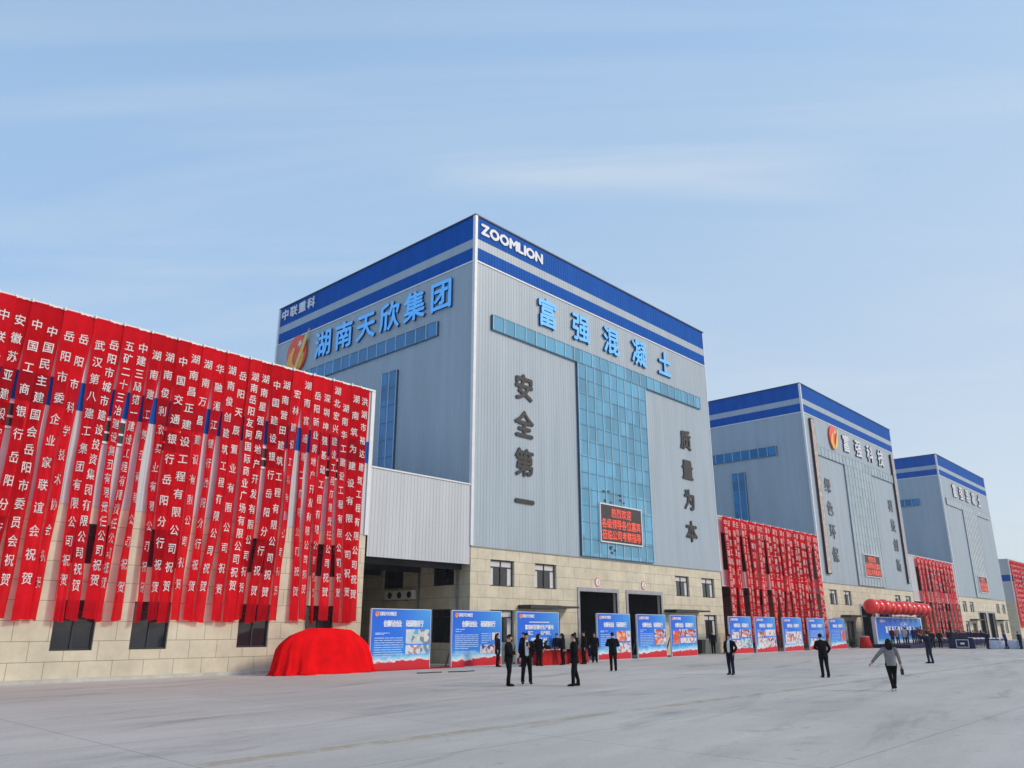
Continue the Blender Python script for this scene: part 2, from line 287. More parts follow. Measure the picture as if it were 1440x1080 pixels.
# ---------------------------------------------------------------- mesh helpers
class MB:
    def __init__(s): s.v = []; s.f = []; s.m = []; s.uv = {}
    def add(s, vs, fs, mi=0, uv=None):
        b = len(s.v); s.v += [tuple(p) for p in vs]
        for i, f in enumerate(fs):
            if uv is not None: s.uv[len(s.f)] = uv[i]
            s.f.append(tuple(b+k for k in f)); s.m.append(mi)
    def box(s, x0, x1, y0, y1, z0, z1, mi=0):
        s.add([(x0, y0, z0), (x1, y0, z0), (x1, y1, z0), (x0, y1, z0), (x0, y0, z1), (x1, y0, z1), (x1, y1, z1), (x0, y1, z1)],
              [(0, 3, 2, 1), (4, 5, 6, 7), (0, 1, 5, 4), (1, 2, 6, 5), (2, 3, 7, 6), (3, 0, 4, 7)], mi)
    def fbox(s, fr, u0, u1, z0, z1, d0, d1, mi=0):
        p = [fr(u, z, d) for d in (d0, d1) for u, z in ((u0, z0), (u1, z0), (u1, z1), (u0, z1))]
        s.add(p, [(0, 1, 2, 3), (4, 7, 6, 5), (0, 4, 5, 1), (1, 5, 6, 2), (2, 6, 7, 3), (3, 7, 4, 0)], mi)
    def fquad(s, fr, u0, u1, z0, z1, d, mi=0, uv=None):
        s.add([fr(u0, z0, d), fr(u1, z0, d), fr(u1, z1, d), fr(u0, z1, d)], [(0, 1, 2, 3)], mi, uv)
    def frame(s, fr, u0, u1, z0, z1, w, d0, d1, mi=0):
        s.fbox(fr, u0, u0+w, z0, z1, d0, d1, mi); s.fbox(fr, u1-w, u1, z0, z1, d0, d1, mi)
        s.fbox(fr, u0+w, u1-w, z0, z0+w, d0, d1, mi); s.fbox(fr, u0+w, u1-w, z1-w, z1, d0, d1, mi)
    def tube(s, pts, rad, seg=10, mi=0, cap=True, up=None):
        """a tapering tube through pts; rad is a list of r or (rx, ry)"""
        P = [Vector(p) for p in pts]; rings = []
        ref = Vector(up) if up else None
        for i, p in enumerate(P):
            t = (P[min(i+1, len(P)-1)] - P[max(i-1, 0)]).normalized()
            a = ref or (Vector((1, 0, 0)) if abs(t.x) < 0.9 else Vector((0, 1, 0)))
            n1 = (a - t*a.dot(t)).normalized(); n2 = t.cross(n1)
            r = rad[i]; rx, ry = (r, r) if not isinstance(r, tuple) else r
            rings.append([p + n1*rx*math.cos(2*math.pi*k/seg) + n2*ry*math.sin(2*math.pi*k/seg) for k in range(seg)])
        vs = [v for r in rings for v in r]; fs = []
        for i in range(len(P)-1):
            for k in range(seg):
                a, b_ = i*seg+k, i*seg+(k+1) % seg; fs.append((a, b_, b_+seg, a+seg))
        if cap:
            fs.append(tuple(range(seg))[::-1]); fs.append(tuple((len(P)-1)*seg+k for k in range(seg)))
        s.add(vs, fs, mi)
    def ball(s, c, r, seg=12, rings=8, mi=0):
        rx, ry, rz = (r, r, r) if not isinstance(r, tuple) else r
        vs = [(c[0], c[1], c[2]+rz)]
        for i in range(1, rings):
            t = math.pi*i/rings
            for k in range(seg):
                a = 2*math.pi*k/seg; vs.append((c[0]+rx*math.sin(t)*math.cos(a), c[1]+ry*math.sin(t)*math.sin(a), c[2]+rz*math.cos(t)))
        vs.append((c[0], c[1], c[2]-rz)); fs = []
        for k in range(seg): fs.append((0, 1+k, 1+(k+1) % seg))
        for i in range(rings-2):
            for k in range(seg):
                a, b_ = 1+i*seg+k, 1+i*seg+(k+1) % seg; fs.append((a, a+seg, b_+seg, b_))
        e = len(vs)-1; q = 1+(rings-2)*seg
        for k in range(seg): fs.append((q+k, e, q+(k+1) % seg))
        s.add(vs, fs, mi)
    def build(s, name, mats, parent=None, smooth=False, loc=None):
        me = bpy.data.meshes.new(name); me.from_pydata(s.v, [], s.f)
        for m in (mats if isinstance(mats, (list, tuple)) else [mats]): me.materials.append(m)
        me.polygons.foreach_set('material_index', s.m)
        if smooth: me.polygons.foreach_set('use_smooth', [True]*len(s.f))
        me.update(); ul = me.uv_layers.new(name='UVMap')
        for p in me.polygons:
            c = s.uv.get(p.index); nrm = p.normal
            ax, ay, az = abs(nrm.x), abs(nrm.y), abs(nrm.z)
            for j, li in enumerate(p.loop_indices):
                v = me.vertices[me.loops[li].vertex_index].co
                ul.data[li].uv = c[j] if c else ((v.y, v.z) if ax >= ay and ax >= az else (v.x, v.z) if ay >= az else (v.x, v.y))
        o = bpy.data.objects.new(name, me); COL.objects.link(o)
        if parent is not None: o.parent = parent
        if loc: o.location = loc
        return o

def tag(o, label, cat, group=None):
    o['label'] = label; o['category'] = cat
    if group: o['group'] = group
    return o
def thing(name, label, cat, loc=(0, 0, 0), rotz=0.0, group=None):
    o = bpy.data.objects.new(name, None); COL.objects.link(o); o.empty_display_size = 0.3
    o.location = loc; o.rotation_euler = (0, 0, rotz); return tag(o, label, cat, group)
def struct(o): o['kind'] = 'structure'; return o
ORD = ['first', 'second', 'third', 'fourth', 'fifth', 'sixth', 'seventh', 'eighth', 'ninth', 'tenth', 'eleventh', 'twelfth', 'thirteenth', 'fourteenth', 'fifteenth', 'sixteenth', 'seventeenth', 'eighteenth', 'nineteenth', 'twentieth', 'twenty-first', 'twenty-second', 'twenty-third', 'twenty-fourth', 'twenty-fifth', 'twenty-sixth', 'twenty-seventh', 'twenty-eighth', 'twenty-ninth', 'thirtieth']

def wall_holes(mb, fr, u0, u1, z0, z1, holes, reveal, d=0.0, mi=0):
    us = sorted({u0, u1, *[h[0] for h in holes], *[h[1] for h in holes]}); zs = sorted({z0, z1, *[h[2] for h in holes], *[h[3] for h in holes]})
    for a, b in zip(us, us[1:]):
        for c, e in zip(zs, zs[1:]):
            um, zm = (a+b)/2, (c+e)/2
            if any(h[0] < um < h[1] and h[2] < zm < h[3] for h in holes): continue
            mb.fquad(fr, a, b, c, e, d, mi)
    for a, b, c, e in [h[:4] for h in holes]:
        for q in (((a, c), (a, e)), ((b, c), (b, e)), ((a, e), (b, e)), ((a, c), (b, c))):
            (p1, p2) = q
            mb.add([fr(p1[0], p1[1], d), fr(p2[0], p2[1], d), fr(p2[0], p2[1], d-reveal), fr(p1[0], p1[1], d-reveal)], [(0, 1, 2, 3)], mi)

def corr(mb, fr, u0, u1, z0, z1, d=0.0, pitch=0.27, depth=0.012, mi=0):
    """profiled sheet: trapezoid ribs standing 12 mm proud"""
    n = max(1, round((u1-u0)/pitch)); p = (u1-u0)/n; us = []
    for i in range(n):
        b = u0+i*p; us += [(b, 0), (b+p*0.62, 0), (b+p*0.70, depth), (b+p*0.92, depth)]
    us.append((u1, 0))
    vs = [fr(u, z0, d+q) for u, q in us] + [fr(u, z1, d+q) for u, q in us]; k = len(us)
    mb.add(vs, [(i, i+1, k+i+1, k+i) for i in range(k-1)], mi)

# ---- glyphs: the shapes of the writing, taken from the built-in font once per character
GL = {}
def glyph(ch, ext, off):
    key = (ch, ext > 0, off)
    if key not in GL:
        cu = bpy.data.curves.new('glyph', 'FONT'); cu.body = ch; cu.resolution_u = 2; cu.offset = off
        if ext > 0: cu.extrude = 0.5
        o = bpy.data.objects.new('glyph', cu); COL.objects.link(o)
        me = bpy.data.meshes.new_from_object(o.evaluated_get(bpy.context.evaluated_depsgraph_get()))
        v = np.array([x.co[:] for x in me.vertices]).reshape(-1, 3); f = [tuple(p.vertices) for p in me.polygons]; nz_ = [abs(p.normal.z) > 0.5 for p in me.polygons]
        adv = (v[:, 0].max()+0.03) if len(v) else 0.3
        bpy.data.objects.remove(o); bpy.data.meshes.remove(me); bpy.data.curves.remove(cu)
        GL[key] = (v, f, nz_, adv)
    return GL[key]
def bold_shifts(off):
    return [(0, 0)] if off <= 0 else [(-off, 0), (off, 0), (0, -off), (0, off)]
def put_glyph(mb, ch, place, size, depth=0.0, off=0.018, mi=(0, 1), sx=1.0, cjk=True):
    """place(x, y, e): glyph plane metres -> 3D; x right, y up from the centre of the character cell; strokes thickened by close layers"""
    v, f, nzf, adv = glyph(ch, depth, 0)
    if not len(v): return adv*size*sx
    cx_, cy_ = (0.5, 0.36) if cjk else (adv/2, 0.34)
    for li, (ox, oy) in enumerate(bold_shifts(off)):
        vs = [place((a-cx_+ox)*size*sx, (b-cy_+oy)*size, ((c+0.5)*depth if depth else 0.0)+li*0.0006*max(1.0, size)) for a, b, c in v]
        base = len(mb.v); mb.v += [tuple(p) for p in vs]
        for q, n_ in zip(f, nzf): mb.f.append(tuple(base+k for k in q)); mb.m.append(mi[0] if n_ else mi[1])
    return adv*size*sx
def word_row(mb, text, fr, u, z, size, step, d, depth, off=0.018, mi=(0, 1), sgn=1, sx=1.0):
    """characters in a row centred on u, z on facade fr; sgn -1 where the facade reads towards -u"""
    n = len(text)
    for i, ch in enumerate(text):
        uc = u + sgn*(i-(n-1)/2)*step
        put_glyph(mb, ch, lambda x, y, e, uc=uc: fr(uc+sgn*x, z+y, d+e), size, depth, off, mi, sx)
def word_col(mb, text, fr, u, zs, size, d, depth, off=0.018, mi=(0, 1)):
    for ch, z in zip(text, zs): put_glyph(mb, ch, lambda x, y, e, z=z: fr(u+x, z+y, d+e), size, depth, off, mi)
def word_latin(mb, text, fr, u0, u1, z0, z1, d, depth, off=0.03, mi=(0, 1)):
    widths = [glyph(c, depth, 0)[3] for c in text]; tot = sum(widths)*1.02; sx = (u1-u0)/tot; sz = (z1-z0)/0.72; u = u0
    for c, w in zip(text, widths):
        v, f, nzf, adv = glyph(c, depth, 0)
        for li, (ox, oy) in enumerate(bold_shifts(off)):
            base = len(mb.v); mb.v += [tuple(fr(u+(a+ox)*sx, z0+(b+oy)*sz, d+(e+0.5)*depth+li*0.0008)) for a, b, e in v]
            for q, n_ in zip(f, nzf): mb.f.append(tuple(base+k for k in q)); mb.m.append(mi[0] if n_ else mi[1])
        u += w*1.02*sx
def letters(parent, name, mats, text, fr, size, depth, d, off, cells, sx=1.0, sgn=1):
    """big raised characters, each one a part of its own"""
    for ch, (u, z) in zip(text, cells):
        mb = MB(); put_glyph(mb, ch, lambda x, y, e: fr(u+sgn*x, z+y, d+e), size, depth, off, (0, 1), sx); mb.build(name, mats, parent)
def row_cells(u, z, n, step, sgn=1): return [(u+sgn*(i-(n-1)/2)*step, z) for i in range(n)]

def logo(parent, fr, u, z, r, d, sgn=1, name='logo_emblem'):
    """flame-like round emblem: red disc, orange swirl, gold wing"""
    mb = MB()
    def prism(pts, d0, d1, mi):
        n = len(pts); vs = [fr(u+sgn*a*r, z+b*r, d0) for a, b in pts] + [fr(u+sgn*a*r, z+b*r, d1) for a, b in pts]
        mb.add(vs, [tuple(range(n))[::-1], tuple(range(n, 2*n))] + [(i, (i+1) % n, n+(i+1) % n, n+i) for i in range(n)], mi)
    prism([(0.80*math.cos(t)-0.06, 0.92*math.sin(t)) for t in np.linspace(0, 2*math.pi, 28, endpoint=False)], d, d+0.12, 0)
    prism([(-0.80, -0.45), (-0.62, 0.05), (-0.30, 0.35), (-0.12, 0.30), (-0.30, -0.05), (-0.32, -0.40), (-0.05, -0.62), (0.30, -0.40), (0.52, 0.05), (0.62, -0.25), (0.45, -0.65), (0.10, -0.92), (-0.45, -0.95)], d+0.12, d+0.18, 1)
    prism([(0.98, 1.0), (0.62, 0.62), (0.28, -0.05), (0.02, -0.55), (-0.18, -0.95), (0.12, -0.80), (0.48, -0.18), (0.74, 0.38)], d+0.18, d+0.24, 2)
    prism([(0.22+0.2*(1 if i % 2 else 0.42)*math.sin(i*math.pi/5), 0.45+0.2*(1 if i % 2 else 0.42)*math.cos(i*math.pi/5)) for i in range(10)], d+0.12, d+0.17, 3)
    return mb.build(name, [M['logo_red'], M['logo_orange'], M['logo_gold'], M['print_white']], parent)

def window(parent, fr, u0, u1, z0, z1, d, transom=True, curtains=True, name='window'):
    mb = MB(); w = 0.07
    mb.frame(fr, u0, u1, z0, z1, w, d, d+0.08); um = (u0+u1)/2; mb.fbox(fr, um-0.035, um+0.035, z0+w, z1-w, d, d+0.08)
    zt = z1-0.42
    if transom:
        mb.fbox(fr, u0+w, um-0.035, zt-0.03, zt+0.03, d, d+0.078); mb.fbox(fr, um+0.035, u1-w, zt-0.03, zt+0.03, d, d+0.078)
    o = mb.build(name, M['dark'], parent)
    g = MB(); g.fquad(fr, u0+0.02, u1-0.02, z0+0.02, z1-0.02, d+0.03); g.build('pane', M['pane'], o)
    if curtains:
        c = MB()
        for a, b in ((u0+w, u0+0.42), (u1-0.42, u1-w)): c.fquad(fr, a, b, z0+w, zt-0.03, d+0.034)
        if transom:
            c.fquad(fr, u0+w, um-0.035, zt+0.03, z1-w, d+0.034); c.fquad(fr, um+0.035, u1-w, zt+0.03, z1-w, d+0.034)  # transom sheets are painted sky reflection, not cloth
        c.build('curtain', M['curtain'], o)
    return o

def glazing(parent, fr, name, u0, u1, z0, z1, nu, nz_, d, gm, pale=False):
    """a glazed strip: sheet of glass in a proud box frame, pale fins, dark horizontal joints"""
    g = MB(); g.fbox(fr, u0, u1, z0, z1, 0.0, d); o = g.build(name, [gm], parent)
    f = MB(); w = 0.04
    for i in range(nu+1):
        u = u0+(u1-u0)*i/nu; f.fbox(fr, u-w/2, u+w/2, z0, z1, d-0.02, d+0.05, 0)
    f.build('mullion', M['trim'] if pale else M['fin'], o)
    h = MB()
    for j in range(nz_+1):
        z = z0+(z1-z0)*j/nz_; h.fbox(fr, u0-0.03, u1+0.03, z-0.018, z+0.018, d-0.02, d+0.015, 0)
    h.fbox(fr, u0-0.06, u0-0.025, z0, z1, 0.0, d+0.02); h.fbox(fr, u1+0.025, u1+0.06, z0, z1, 0.0, d+0.02)  # side strips: shade on the box flanks put into their colour
    h.build('joint', M['joint_pale'] if pale else M['joint'], o)
    return o

# ---------------------------------------------------------------- ground
g = MB(); g.add([(-600, -600, 0), (900, -600, 0), (900, 600, 0), (-600, 600, 0)], [(0, 1, 2, 3)])
struct(g.build('ground', M['ground']))
g = MB(); g.add([(4, 11.60, 0.004), (60, 11.45, 0.004), (60, 11.80, 0.004), (4, 11.98, 0.004)], [(0, 1, 2, 3)])
struct(g.build('yard_marking', M['marking']))
g = MB(); g.box(-14, 24.65, 32.72, 33.02, 0.0, 0.13); struct(g.build('kerb', M['kerb']))
g = MB(); g.box(170.5, 235, 32.72, 33.02, 0.0, 0.13); struct(g.build('kerb', M['kerb']))

# ---------------------------------------------------------------- the three tall buildings
FY = 33.0; BW, BD, BH = 29.35, 23.7, 28.0; ST = 6.45
def frames(w, dpt):
    return (lambda u, z, d: (u, -d, z)), (lambda u, z, d: (-d, u, z)), (lambda u, z, d: (w+d, u, z)), (lambda u, z, d: (u, dpt+d, z))

def led_board(x, z0, w, h, label):
    t = thing('message_board', label, 'electronic sign', (x, FY-0.02, z0), 0, 'red lettered message boards on the tall buildings')
    fr = lambda u, z, d: (u, -d, z)
    mb = MB(); mb.fbox(fr, 0, w, 0, h, 0.17, 0.26); mb.build('screen', M['led_face'], t)
    mb = MB(); mb.frame(fr, -0.09, w+0.09, -0.09, h+0.09, 0.085, 0.17, 0.285); mb.build('frame', M['trim'], t)
    mb = MB(); word_row(mb, '热烈欢迎', fr, w*0.5, h*0.80, 0.72, 0.62, 0.265, 0.0, 0.016, (0, 0), sx=0.85)
    word_row(mb, '各级领导各位嘉宾', fr, w*0.5, h*0.49, 0.72, w*0.120, 0.265, 0.0, 0.016, (0, 0), sx=0.85)
    word_row(mb, '莅临公司考察指导', fr, w*0.5, h*0.18, 0.72, w*0.120, 0.265, 0.0, 0.016, (0, 0), sx=0.85)
    mb.build('lettering', M['led_text'], t)
    return t

def tall_building(x0, label, which):
    t = thing('tall_building', label, 'building', (x0, FY, 0), 0, 'tall grey and blue plant buildings')
    F, Lf, Rt, Bk = frames(BW, BD)
    wins_up = [(1.65, 3.73), (5.65, 7.73), (22.1, 24.15), (26.1, 28.15)]
    wins_lo = [(1.65, 3.73), (26.15, 28.15)]
    holes = [(a, b, 4.27, 5.80) for a, b in wins_up] + [(a, b, 1.12, 2.93) for a, b in wins_lo]
    holes += [(10.05, 14.27, 0.0, 4.25), (15.6, 19.88, 0.0, 4.25), (5.4, 8.0, 0.0, 2.7), (22.5, 25.0, 0.0, 2.7)]
    lh = [(1.35, 3.25, 4.30, 5.60), (5.96, 7.95, 4.27, 5.75), (1.5, 3.28, 1.10, 2.96)]
    mb = MB(); wall_holes(mb, F, 0, BW, 0, ST, holes, 0.30); wall_holes(mb, Lf, 0, BD, 0, ST, lh, 0.25)
    mb.fquad(Rt, 0, BD, 0, ST, 0); mb.fquad(Bk, 0, BW, 0, ST, 0); mb.build('stone_base', M['stone'], t)
    for nm, z0, z1, mt, d in (('cladding', ST+0.02, 24.62, M['clad'], 0.02), ('blue_band', 24.70, 25.65, M['blue'], 0.02), ('grey_band', 25.65, 26.28, M['clad'], 0.02), ('blue_band', 26.28, 27.92, M['blue'], 0.02)):
        mb = MB(); corr(mb, F, 0, BW, z0, z1, d); corr(mb, Lf, 0, BD, z0, z1, d); corr(mb, Rt, 0, BD, z0, z1, d); mb.fquad(Bk, 0, BW, z0, z1, d)
        mb.build(nm, mt, t)
    mb = MB(); mb.box(0.05, BW-0.05, 0.05, BD-0.05, 27.5, 27.7); mb.build('roof', M['roof'], t)
    mb = MB(); mb.box(-0.10, BW+0.10, -0.10, 0.05, 27.92, 28.02); mb.box(-0.10, 0.05, 0.05, BD, 27.92, 28.02); mb.box(BW-0.05, BW+0.10, 0.05, BD, 27.92, 28.02); mb.box(-0.1, BW+0.1, BD, BD+0.1, 27.92, 28.02)
    mb.build('roof_flashing', M['navy'], t)
    for (fx, fy) in ((0, 0), (BW, 0), (0, BD)):
        mb = MB(); mb.box(fx-(0.11 if fx == 0 else 0.04), fx+(0.11 if fx == 0 else 0.05), fy-(0.11 if fx == 0 else 0.05), fy+0.11, ST+0.02, 27.90); mb.build('corner_trim', M['trim'], t)
    mb = MB(); mb.fbox(F, 0.11, BW-0.11, 24.61, 24.71, 0.0, 0.075); mb.fbox(Lf, 0.11, BD-0.11, 24.61, 24.71, 0.0, 0.075); mb.build('band_trim', M['trim'], t)
    mb = MB(); mb.fbox(F, 0, BW, ST-0.04, ST+0.02, -0.05, 0.05); mb.build('sill_flashing', M['steel'], t)
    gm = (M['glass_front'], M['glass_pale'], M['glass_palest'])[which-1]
    glazing(t, F, 'curtain_wall', 10.3, 19.0, ST+0.10, 20.25, 9, 12, 0.16, gm, which > 1)
    glazing(t, F, 'ribbon_window', 1.55, 27.75, 20.28, 21.30, 25, 1, 0.162, gm, which > 1)
    glazing(t, Lf, 'ribbon_window', 3.35, 20.35, 20.28, 21.30, 16, 1, 0.14, M['glass_side'])
    glazing(t, Lf, 'tall_window', 7.35, 8.97, 11.6, 18.82, 2, 6, 0.14, M['glass_side'])
    for a, b in wins_up: window(t, F, a, b, 4.27, 5.80, -0.24)
    for a, b in wins_lo: window(t, F, a, b, 1.12, 2.93, -0.24)
    for a, b, c, e in lh: window(t, Lf, a, b, c, e, -0.22, curtains=False)
    for a, b in ((5.4, 8.0), (22.5, 25.0)):
        mb = MB(); mb.frame(F, a, b, 0.0, 2.7, 0.10, -0.28, -0.16); mb.fbox(F, (a+b)/2-0.05, (a+b)/2+0.05, 0.1, 2.6, -0.28, -0.17); o = mb.build('entrance_door', M['gate'], t)
        mb = MB(); mb.fquad(F, a+0.05, b-0.05, 0.0, 2.65, -0.24); mb.build('door_pane', M['pane'], o)
    for a, b, c in ((4.05, 6.95, 8.75), (20.3, 23.4, 25.4)):
        mb = MB(); mb.fbox(F, a, b, 3.02, 3.24, 0.0, 1.05); mb.fbox(F, b, c, 3.10, 3.22, 0.0, 1.0); mb.build('entrance_canopy', M['dark'], t)
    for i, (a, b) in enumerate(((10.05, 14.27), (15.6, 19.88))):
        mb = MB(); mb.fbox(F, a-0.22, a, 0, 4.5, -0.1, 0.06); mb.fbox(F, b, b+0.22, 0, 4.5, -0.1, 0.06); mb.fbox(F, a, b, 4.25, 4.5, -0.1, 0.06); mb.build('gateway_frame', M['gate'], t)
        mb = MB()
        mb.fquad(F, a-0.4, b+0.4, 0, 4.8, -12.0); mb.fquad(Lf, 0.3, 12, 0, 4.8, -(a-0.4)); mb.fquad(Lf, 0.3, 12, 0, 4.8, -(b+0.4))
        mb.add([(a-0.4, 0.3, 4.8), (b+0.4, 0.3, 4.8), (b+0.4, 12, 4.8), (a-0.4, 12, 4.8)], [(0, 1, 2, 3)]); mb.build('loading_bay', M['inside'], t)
        if which == 1:
            uc = (a+b)/2-0.06; zc = 4.89; mb = MB(); nn = 24
            for r, d1, mi in ((0.31, 0.03, 1), (0.25, 0.045, 0)):
                pts = [(uc+r*math.cos(2*math.pi*k/nn), zc+r*math.sin(2*math.pi*k/nn)) for k in range(nn)]
                vs = [F(p, q, 0.0) for p, q in pts]+[F(p, q, d1) for p, q in pts]
                mb.add(vs, [tuple(range(nn, 2*nn))]+[(k, (k+1) % nn, nn+(k+1) % nn, nn+k) for k in range(nn)], mi)
            pl = mb.build('number_plaque', [M['white'], M['plaque_red']], t)
            mb = MB(); put_glyph(mb, '12'[i], lambda x, y, e: F(uc+x, zc+y, 0.05), 0.42, 0, 0.01, (0, 0), 1, False); mb.build('lettering', M['plaque_red'], pl)
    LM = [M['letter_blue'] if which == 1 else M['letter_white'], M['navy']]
    DM = [M['letter_dark'], M['black']] if which == 1 else [M['letter_faded'], M['letter_faded']]
    zs = (17.02, 14.5, 12.0, 9.48)
    if which in (1, 3):
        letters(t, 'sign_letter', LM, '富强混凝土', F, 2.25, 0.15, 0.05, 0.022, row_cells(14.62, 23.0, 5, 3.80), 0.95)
    else:
        letters(t, 'sign_letter', LM, '富强科技', F, 2.25, 0.15, 0.05, 0.022, row_cells(17.6, 23.0, 4, 3.95), 0.95); logo(t, F, 7.9, 23.1, 1.5, 0.10)
    if which == 1:
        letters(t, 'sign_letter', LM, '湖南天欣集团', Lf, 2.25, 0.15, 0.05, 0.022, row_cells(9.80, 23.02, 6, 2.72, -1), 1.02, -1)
        logo(t, Lf, 20.2, 23.05, 1.75, 0.10, -1)
        mb = MB(); word_row(mb, '中联重科', Lf, 20.85, 27.18, 0.98, 1.28, 0.06, 0.04, 0.028, sgn=-1, sx=1.15); mb.build('sign_lettering', [M['letter_white']]*2, t)
        mb = MB(); word_latin(mb, 'ZOOMLION', F, 0.45, 6.68, 26.76, 27.50, 0.06, 0.04, 0.05); mb.build('sign_lettering', [M['letter_white']]*2, t)
        letters(t, 'motto_letter', DM, '安全第一', F, 1.85, 0.06, 0.06, 0.030, [(4.62, z) for z in zs])
        letters(t, 'motto_letter', DM, '质量为本', F, 1.75, 0.06, 0.06, 0.030, [(24.95, z) for z in (16.98, 14.45, 11.95, 9.38)])
        mb = MB(); rnd = random.Random(4)
        for (u, z) in ((13.0, 11.2), (13.5, 11.25), (13.1, 10.55), (13.75, 10.5), (14.9, 11.1), (15.0, 10.75), (15.35, 10.6), (13.5, 7.2), (13.7, 6.95), (14.0, 7.15), (13.55, 7.35)):
            n_ = 7; pts = [(u+0.26*rnd.uniform(0.3, 1)*math.cos(2*math.pi*k/n_), z+0.15*rnd.uniform(0.3, 1)*math.sin(2*math.pi*k/n_)) for k in range(n_)]
            mb.add([F(p, q, 0.175) for p, q in pts], [tuple(range(n_))])
        mb.build('torn_film', M['navy'], t)  # small irregular dark marks on the glass
    elif which == 2:
        letters(t, 'motto_letter', DM, '绿色环保', F, 1.7, 0.06, 0.06, 0.012, [(4.5, z) for z in zs])
        letters(t, 'motto_letter', DM, '科技创新', F, 1.7, 0.06, 0.06, 0.006, [(25.1, z) for z in zs])
    return t
BX = (32.15, 82.75, 133.3)
tall_building(BX[0], 'near tall building with a tall blue curtain wall and bright blue raised letters', 1)
tall_building(BX[1], 'middle tall building with a round red emblem beside its pale raised letters', 2)
tall_building(BX[2], 'farthest of the tall grey buildings with blue roof bands, beyond the red balloons', 3)
led_board(BX[0]+12.35, 7.70, 5.0, 2.54, 'dark message board with red letters on the blue curtain wall')
led_board(BX[1]+12.45, 7.65, 5.0, 2.40, 'dark message board with red letters on the building with the round emblem')
led_board(BX[2]+12.4, 7.45, 5.0, 2.40, 'dark message board with red letters on the farthest tall building')
for u, sw, lb in ((1.35, 1.0, 'long pale vertical scroll at the shaded side corner of the middle tall building'), (27.5, 0.45, 'long narrow dark vertical scroll on the far edge of the middle building front')):
    t = thing('vertical_scroll', lb, 'banner', (BX[1]+u, FY-0.06, 7.35), 0, 'vertical scrolls on the middle building')
    F0 = lambda a, z, d: (a, -d, z)
    mb = MB(); mb.fbox(F0, 0, sw, 0, 16.85, 0.0, 0.22, 1); mb.build('backing', [M['couplet_edge'], M['couplet_edge']], t)
    mb = MB(); mb.fquad(F0, 0.06, sw-0.05, 0.1, 16.75, 0.225); mb.build('print', M['couplet'], t)
# wall-mounted cooling units and downpipes in the passage
for i in range(3):
    t = thing('air_conditioner', ['white outdoor cooling unit on the shaded passage wall, nearest the yard', 'white outdoor cooling unit on the shaded passage wall, middle of three', 'white outdoor cooling unit on the shaded passage wall, deepest in the passage'][i], 'air conditioner', (BX[0]-0.02, FY+4.62+i*0.92, 3.55), 0, 'cooling units in the passage')
    mb = MB(); mb.box(-0.34, -0.04, 0, 0.80, 0.02, 0.56); mb.build('casing', M['white'], t)
    mb = MB()
    nn = 20; pts = [(0.30+0.2*math.cos(2*math.pi*k/nn), 0.29+0.2*math.sin(2*math.pi*k/nn)) for k in range(nn)]
    mb.add([(-0.345, a, b) for a, b in pts]+[(-0.36, a, b) for a, b in pts], [tuple(range(nn, 2*nn))]+[(k, (k+1) % nn, nn+(k+1) % nn, nn+k) for k in range(nn)]); mb.build('fan_grille', M['black'], t)
    mb = MB(); mb.box(-0.4, 0.0, 0.05, 0.11, -0.04, 0.02); mb.box(-0.4, 0.0, 0.68, 0.74, -0.04, 0.02); mb.build('bracket', M['steel'], t)
for y, lb in ((0.95, 'thin grey downpipe near the stone corner of the near tall building'), (4.35, 'grey downpipe deeper in the shaded passage beside the cooling units')):
    mb = MB(); mb.tube([(BX[0]-0.1, FY+y, 0), (BX[0]-0.1, FY+y, 5.3)], [0.06, 0.06], 8); tag(mb.build('downpipe', M['copper_pipe'], smooth=True), lb, 'pipe')

